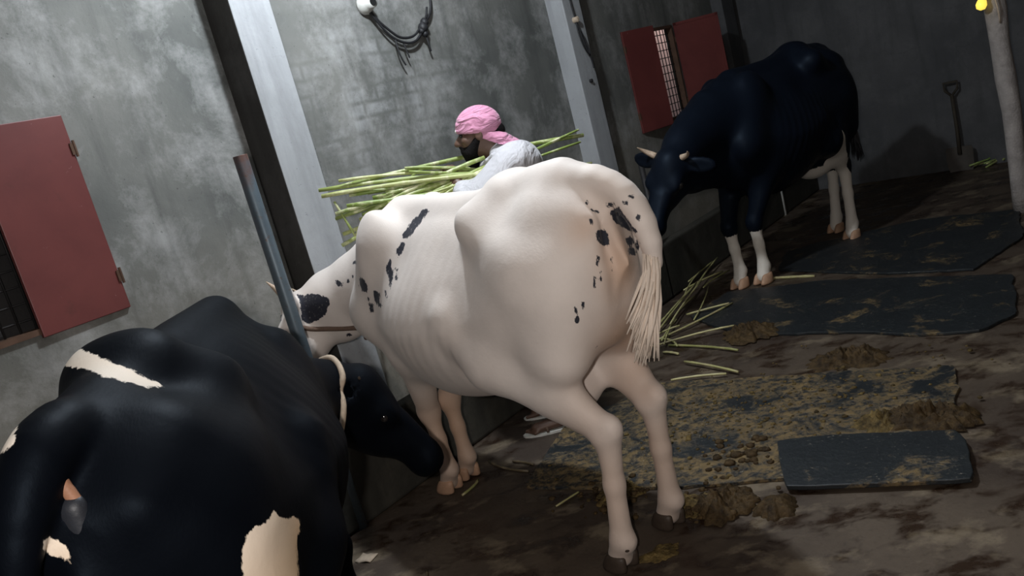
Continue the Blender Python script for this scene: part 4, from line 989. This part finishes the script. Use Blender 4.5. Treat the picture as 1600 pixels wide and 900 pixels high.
slab('rubber_mat', MATD, .017, .020, mat_mat('rubber_clean', 14, .12), 'smaller cleaner black rubber mat laid over the dung-smeared one', 'mat', 4, .003)

# ------------------------------------------------------------ dung heaps and crumbs
def heap(name, cx, cy, rx, ry, h, rot, mat, label, seed, z0=.015, lump=.35, parent=None):
    rnd = random.Random(seed); m = MB(); n, k = 72, 26; v = []; off = Vector((seed*3.1, seed*1.7, 0)); c, s_ = math.cos(rot), math.sin(rot)
    for j in range(k+1):
        t = j/k
        for i in range(n):
            a = 2*math.pi*i/n; edge = 1+.38*noise.noise(Vector((math.cos(a)*1.6, math.sin(a)*1.6, 0))+off)+.30*noise.noise(Vector((math.cos(a)*5, math.sin(a)*5, 2))+off)
            x, y = rx*t*edge*math.cos(a), ry*t*edge*math.sin(a)
            g = noise.fractal(Vector((x*26, y*26, 0))+off, .7, 2.1, 5)+.5*noise.noise(Vector((x*9, y*9, 3))+off)-.25*abs(noise.noise(Vector((x*45, y*45, 1))+off)); z = h*(max(0, 1-t**2.2))*(.75+lump*1.3*g)+h*.12*(1-t)
            v.append((cx+c*x-s_*y, cy+s_*x+c*y, z0+max(z, 0) if j < k else z0-.006))
    f = [(j*n+i, j*n+(i+1) % n, (j+1)*n+(i+1) % n, (j+1)*n+i) for j in range(k) for i in range(n)]
    f = [q[::-1] for q in f]
    m.add(v, f); o = m.build(name, mat, parent, True); 
    return setp(o, label, 'dung') if label else o
def crumbs(name, cx, cy, sx, sy, num, rmin, rmax, mat, seed, label, z0=.016):
    rnd = random.Random(seed); m = MB()
    for _ in range(num):
        x, y = cx+rnd.gauss(0, sx), cy+rnd.gauss(0, sy); r = rnd.uniform(rmin, rmax)*(.5+rnd.random()); v = []
        for (zz, rr) in ((-.3, .8), (.35, 1), (.8, .55)):
            for i in range(6): a = i*math.pi/3+rnd.random()*.5; q = r*rr*(.75+.5*rnd.random()); v.append((x+q*math.cos(a), y+q*math.sin(a), z0+r*zz*.8))
        m.add(v, [(i, (i+1) % 6, 6+(i+1) % 6, 6+i) for i in range(6)]+[(6+i, 6+(i+1) % 6, 12+(i+1) % 6, 12+i) for i in range(6)]+[tuple(range(12, 18))])
    return setp(m.build(name, mat, None, True), label, 'dung', kind='stuff')
heap('dung_heap', .74, 2.83, .085, .075, .055, .2, M['dung_dark'], 'smooth dark dung pat at the near edge of the rubber mats', 1, .002, .12)
heap('dung_heap', .58, 2.95, .13, .12, .045, .6, M['dung_dark'], 'crumbled dark dung heap beside the smooth pat', 2, .012, .7)
heap('dung_heap', 1.52, 3.17, .20, .11, .075, -.6, M['dung_dark'], 'dung heap on the right corner of the smeared mat', 3, .015, .55)
heap('dung_heap', 1.37, 3.24, .12, .09, .045, -.4, M['dung_ochre'], 'yellow-brown dung spill left of the heap on the mat corner', 4, .015, .55)
heap('dung_heap', 1.58, 4.03, .20, .12, .06, -.5, M['dung_dark'], 'dung heap on bare floor between the middle and smeared mats', 5, .002, .6)
heap('dung_heap', 1.33, 4.84, .17, .17, .05, .3, M['dung_dark'], 'dung heap at the straw end of the long dark mat', 6, .014, .6)
heap('dung_heap', .22, 3.26, .10, .08, .03, .3, M['dung_ochre'], 'ochre dung patch between the hind legs of the white cow', 7, .012, .6)
heap('dung_heap', .47, 3.02, .11, .10, .025, .3, M['dung_ochre'], 'ochre dung smear just right of the white cow\'s right hind hoof', 8, .002, .6)
heap('dung_heap', .27, 2.74, .075, .05, .012, .3, M['dung_ochre'], 'thin yellow dung smear on the floor between both hind hooves', 9, .002, .6)
crumbs('dung_crumbs', .75, 3.30, .09, .06, 40, .008, .02, M['dung_dark'], 1, 'dark dung crumbs scattered on the smeared mat')
crumbs('dung_crumbs', .55, 2.98, .10, .08, 70, .006, .018, M['dung_dark'], 2, 'dung crumbs around the crumbled heap')
crumbs('dung_crumbs', 1.0, 3.70, .38, .24, 420, .004, .011, M['dung_ochre'], 3, 'fine ochre dung bits over the smeared mat')
crumbs('dung_crumbs', .18, 3.22, .13, .09, 60, .006, .015, M['dung_dark'], 4, 'dung crumbs between the white cow\'s hind legs')

# ------------------------------------------------------------ stalks on the floor
def floor_stalk(p, q, z0, z1, r, mat, label, group, seed):
    rnd = random.Random(seed); a = np.array([p[0], p[1], z0]); b = np.array([q[0], q[1], z1]); mid = (a+b)/2+np.array([rnd.gauss(0, .025), rnd.gauss(0, .025), rnd.random()*.012])
    m = MB(); m.tube(bez(a, mid, b, 7), [r*(1+.2*(i % 2)) for i in range(7)], 6); return setp(m.build('fodder_stalk', mat, None, True), label, 'stalk', group)
G = 'loose fodder stalks on the floor by the trough'
rs = random.Random(21)
for i, (p, q, z) in enumerate([((.80, 5.15), (1.44, 5.52), .02), ((.77, 5.05), (1.28, 4.98), .02), ((.86, 5.02), (1.17, 4.58), .012), ((.80, 5.22), (1.30, 6.02), .05), ((.85, 5.20), (1.36, 6.10), .07), ((.95, 5.3), (1.42, 6.2), .06), ((1.12, 5.35), (1.42, 6.02), .03), ((.84, 5.12), (1.02, 5.42), .02), ((.83, 5.0), (.95, 5.3), .03), ((1.12, 5.55), (1.40, 5.45), .02), ((1.3, 6.0), (1.72, 6.75), .05), ((1.4, 6.1), (1.70, 6.40), .03), ((1.2, 5.9), (1.5, 6.5), .05), ((.76, 5.2), (1.0, 5.25), .02), ((.9, 4.95), (.86, 5.15), .015), ((.80, 4.92), (.87, 4.80), .01), ((1.25, 6.1), (1.62, 6.30), .05), ((1.0, 5.45), (1.28, 5.9), .03), ((.78, 5.3), (1.1, 5.7), .04), ((1.35, 6.35), (1.66, 6.7), .04)]):
    own = {0: 'longest pale stalk slanting up across the fodder scatter by the trough', 1: 'straight level stalk at the near side of the fodder scatter', 2: 'long thin stalk reaching nearest to us from the fodder scatter',
           3: 'green stalk lying along the trough foot in the fodder scatter', 9: 'short stalk ending at the long dark mat beside the fodder scatter', 10: 'stalk leading from the scatter to the far cow\'s front hooves'}
    floor_stalk(p, q, z, z+rs.random()*.03, rs.uniform(.0045, .0075), M['straw'], own.get(i, 'green-yellow fodder stalk in the loose scatter below the far cow\'s head'), G, i)
for i, (p, q, r, mt, lb) in enumerate([((1.84, 5.96), (2.10, 5.70), .010, 'straw', 'single pale stalk lying right of the far cow\'s front hooves'),
        ((.72, 4.38), (1.0, 4.26), .006, 'straw', 'straight thin stalk at the far edge of the smeared mat'), ((.86, 4.62), (1.06, 4.24), .007, 'straw', 'curved brownish stalk crossing a straight one at the smeared mat'),
        ((-.34, 3.97), (-.15, 3.73), .006, 'straw_brown', 'dark twig left of the smeared mat corner, the longer one'), ((-.22, 3.89), (-.12, 3.79), .005, 'straw_brown', 'short dark twig beside a longer one near the mat corner'),
        ((-.06, 3.30), (.05, 3.38), .004, 'straw', 'thin straw under the white cow\'s belly shadow edge'), ((-.40, 3.78), (-.48, 3.66), .006, 'straw', 'pale straw beside the white cow\'s front hooves'), ((-.62, 3.05), (-.66, 2.86), .006, 'straw_brown', 'brown straw lying on the dark floor before the near cow\'s muzzle')]):
    floor_stalk(p, q, .022 if i in (1, 2) else .008, .02 if i in (1, 2) else .006, r, M[mt], lb, None, 50+i)

# ------------------------------------------------------------ posts, pole, lamp, spade
def post(p, h, r, mat, name, label, top=None, z0=-.0):
    m = MB(); t = top or (p[0], p[1]); m.lathe((p[0], p[1], z0), (t[0]-p[0], t[1]-p[1], h-z0), [(r, 0), (r, h-z0-.004), (r*.8, h-z0-.004), (r*.8, h-z0-.03), (0.001, h-z0-.03)], 20)
    return setp(m.build(name, mat, None, True), label, 'post')
kp = WW(.45, .60, 0)
bevel(post((-.968, 3.62), 1.775, .031, M['pipe'], 'tether_post', 'blue-grey steel pipe post with rusty open top left of the white cow\'s head'), .002)
q = WW(3.75, .58, 0); post((q[0], q[1]), 1.05, .022, M['iron'], 'tether_post', 'thin dark post at the trough below the far cow\'s head')
q = WW(6.3, .60, 0); post((q[0], q[1]), .75, .014, M['white_plastic'], 'pale_rod', 'short pale rod standing at the trough behind the far cow')
m = MB(); rnd = random.Random(4); pts = []; 
for i in range(16): t = i/15; pts.append((3.81+(.0-.02)*t+rnd.gauss(0, .006), 5.95+rnd.gauss(0, .006), 3.7*t))
m.tube(pts, [.062+.014*(i/15)+rnd.gauss(0, .004) for i in range(16)], 16); pole = setp(m.build('roof_pole', M['pole'], None, True), 'weathered pale roof pole at the right edge of the frame', 'pole')
lh = empty('bulb_lamp', (3.70, 5.90, 1.60)); setp(lh, 'dusty bulb lamp with a yellow glow tied to the roof pole', 'lamp')
m = MB(); m.lathe((0, 0, .02), (-.35, -.1, -.9), [(.022, -.02), (.028, 0), (.028, .05), (.022, .055)], 14); m.build('bulb_holder', M['white_plastic'], lh, True)
m = MB(); m.lathe((-.012, -.004, -.018), (-.35, -.1, -.9), [(.016, 0), (.03, .03), (.036, .055), (.028, .08), (.008, .09)], 16)
t = NT('yellow_bulb'); t.b.inputs['Emission Color'].default_value = (1, .72, .10, 1); t.b.inputs['Emission Strength'].default_value = 1.1; M['bulb'] = t.done((.8, .6, .1), .4)
m.build('bulb', M['bulb'], lh, True)
m = MB(); m.tube(bez((.01, 0, .06), (.05, -.02, .12), (.05, -.04, -.05), 6)+bez((.05, -.04, -.05), (.06, -.05, -.12), (.075, -.02, -.22), 6)[1:], .006, 6); m.build('lamp_wire', M['rope'], lh, True)
# spade against the back wall
sp = empty('spade', (4.53, 7.94, 0)); setp(sp, 'old spade with D-handle standing upright against the dark back wall', 'spade')
m = MB(); v = []
for (z, w_, y) in ((0, .10, 0), (.06, .115, .012), (.2, .12, .02), (.235, .11, .02)):
    for x in np.linspace(-1, 1, 7): v.append((x*w_, y+.02*(1-x*x), z))
for (z, w_, y) in ((0, .10, 0), (.06, .115, .012), (.2, .12, .02), (.235, .11, .02)):
    for x in np.linspace(-1, 1, 7): v.append((x*w_, y+.02*(1-x*x)+.004, z))
f = [(j*7+i, j*7+i+1, (j+1)*7+i+1, (j+1)*7+i) for j in range(3) for i in range(6)]; f += [tuple(28+k for k in q[::-1]) for q in f]
m.add(v, f); m.build('blade', M['blade'], sp, True)
m = MB(); m.tube([(0, .03, .16), (.005, .04, .4), (.0, .06, .74)], [.02, .017, .017], 10); m.build('shaft', M['wood'], sp, True)
m = MB(); m.tube([(0, .06, .73), (-.055, .06, .79), (-.06, .06, .86), (.06, .06, .86), (.055, .06, .79), (0, .06, .73)], .012, 8); m.build('handle', M['wood'], sp, True)
sp.rotation_euler = (0, 0, -WA)
# fodder pile in the dark right corner
for i in range(16):
    a = np.array([4.95+rs.gauss(0, .12), 8.0+rs.gauss(0, .1)]); d = np.array([rs.uniform(.15, .3), rs.gauss(0, .12)])
    z = .01+.012*(i % 5); floor_stalk(a-d, a+d, z, z+rs.random()*.04, .008, M['leaf'], 'dim green stalk in the fodder heap lying in the far right corner', 'fodder stalks in the dark right corner', 200+i)

# ------------------------------------------------------------ cables on the wall
def cable(parent, pts, r, name='cable', mat=None):
    P = [WW(*p) for p in pts]; out = []
    for i in range(len(P)-1):
        p0 = P[max(i-1, 0)]; p1 = P[i]; p2 = P[i+1]; p3 = P[min(i+2, len(P)-1)]
        for k in range(5):
            t = k/5; out.append(.5*((2*p1)+(-p0+p2)*t+(2*p0-5*p1+4*p2-p3)*t*t+(-p0+3*p1-3*p2+p3)*t**3))
    out.append(P[-1]); m = MB(); m.tube(out, r, 6); return m.build(name, mat or M['cable'], parent, True)
cr = empty('wall_wiring', (0, 0, 0)); setp(cr, 'sagging black cables hanging on the wall above the man', 'cables')
cable(cr, [(1.95, .02, 2.75), (1.965, .03, 2.52), (2.03, .035, 2.39), (2.12, .04, 2.30), (2.19, .045, 2.255), (2.30, .045, 2.255), (2.40, .04, 2.31), (2.55, .03, 2.42), (2.61, .02, 2.75)], .008)
cable(cr, [(1.95, .02, 2.7), (1.97, .03, 2.49), (2.04, .035, 2.36), (2.12, .04, 2.265), (2.22, .045, 2.22), (2.31, .045, 2.225), (2.39, .04, 2.27)], .008)
cable(cr, [(2.14, .04, 2.26), (2.135, .045, 2.18), (2.15, .045, 2.12), (2.165, .045, 2.09)], .006); cable(cr, [(2.20, .04, 2.23), (2.205, .045, 2.17), (2.215, .045, 2.13)], .006)
cable(cr, [(2.41, .04, 2.33), (2.46, .045, 2.36), (2.50, .04, 2.42)], .007); cable(cr, [(2.42, .04, 2.28), (2.42, .045, 2.20), (2.43, .04, 2.15)], .007)
m = MB(); 
for (s_, z_, r_) in ((2.405, 2.30, .034), (2.43, 2.33, .028), (2.41, 2.26, .022), (2.385, 2.28, .02)):
    m.lathe(WW(s_, .045, z_-r_), (.05, 0, 1), [(r_*.3, 0), (r_*.9, r_*.5), (r_, r_), (r_*.75, r_*1.6), (r_*.2, r_*2)], 9)
m.build('tape_knot', M['cable'], cr, True)
hb = empty('bulb_holder', tuple(WW(1.99, .0, 2.47))); setp(hb, 'white plastic bulb holder with dark socket on the wall', 'holder')
Ro = lambda v: tuple(np.array(v, float))
nn = tuple(WN)
m = MB(); m.lathe((0, 0, 0), nn, [(.055, 0), (.058, .02), (.045, .05), (.036, .06), (.034, .09)], 18); m.build('holder_body', M['white_plastic'], hb, True)
m = MB(); m.lathe(tuple(WN*.088), nn, [(.026, 0), (.026, .004), (.001, .0041)], 16); m.build('socket', M['dark_hole'], hb)
c2 = empty('pilaster_wiring', (0, 0, 0)); setp(c2, 'tangled dark cable hanging on the far pilaster left of the window', 'cables')
cable(c2, [(3.98, .16, 2.6), (4.0, .165, 2.25), (4.02, .17, 2.12), (4.05, .17, 2.0), (4.09, .17, 1.90), (4.10, .17, 1.82)], .007)
cable(c2, [(4.0, .165, 2.22), (3.99, .175, 2.08), (4.02, .18, 1.97), (4.08, .175, 1.93), (4.06, .17, 2.06), (4.01, .165, 2.14)], .006)
m = MB(); m.lathe(WW(4.0, .15, 2.20), nn, [(.022, 0), (.022, .04), (.014, .045)], 12); m.build('clip', M['rope'], c2)
m = MB(); m.lathe(WW(4.03, .15, 1.73), nn, [(.014, 0), (.014, .02), (.008, .024)], 12); m.build('peg', M['cable'], c2)
# twigs leaning by the first pilaster, scraps on the trough
for i, (a, b_) in enumerate([((1.42, .1, 1.25), (1.20, .35, .60)), ((1.55, .08, 1.2), (1.30, .4, .55))]):
    m = MB(); m.tube(bez(WW(*a), (WW(*a)+WW(*b_))/2+[0, 0, .03], WW(*b_), 6), .012, 7); setp(m.build('stick', M['wood'], None, True), ('dark stick leaning at the foot of the first pilaster, left one', 'dark stick leaning by the first pilaster, right one')[i], 'stick')
for i, (x, y, a, lb) in enumerate([(-1.02, 3.30, .3, 'pale scrap of sacking by the trough foot, nearest the near cow'), (-.90, 3.30, 1.1, 'pale scrap of sacking right of another scrap on the floor')]):
    m = MB(); v = []
    for j in range(5):
        for k in range(5): u, w_ = (j-2)*.016, (k-2)*.02; v.append((x+u*math.cos(a)-w_*math.sin(a), y+u*math.sin(a)+w_*math.cos(a), .006+.01*noise.noise(Vector((u*30, w_*30, i)))))
    m.add(v, [(j*5+k, (j+1)*5+k, (j+1)*5+k+1, j*5+k+1) for j in range(4) for k in range(4)]); o = m.build('sack_scrap', M['rope'], None, True); so = o.modifiers.new('s', 'SOLIDIFY'); so.thickness = .003; setp(o, lb, 'scrap')
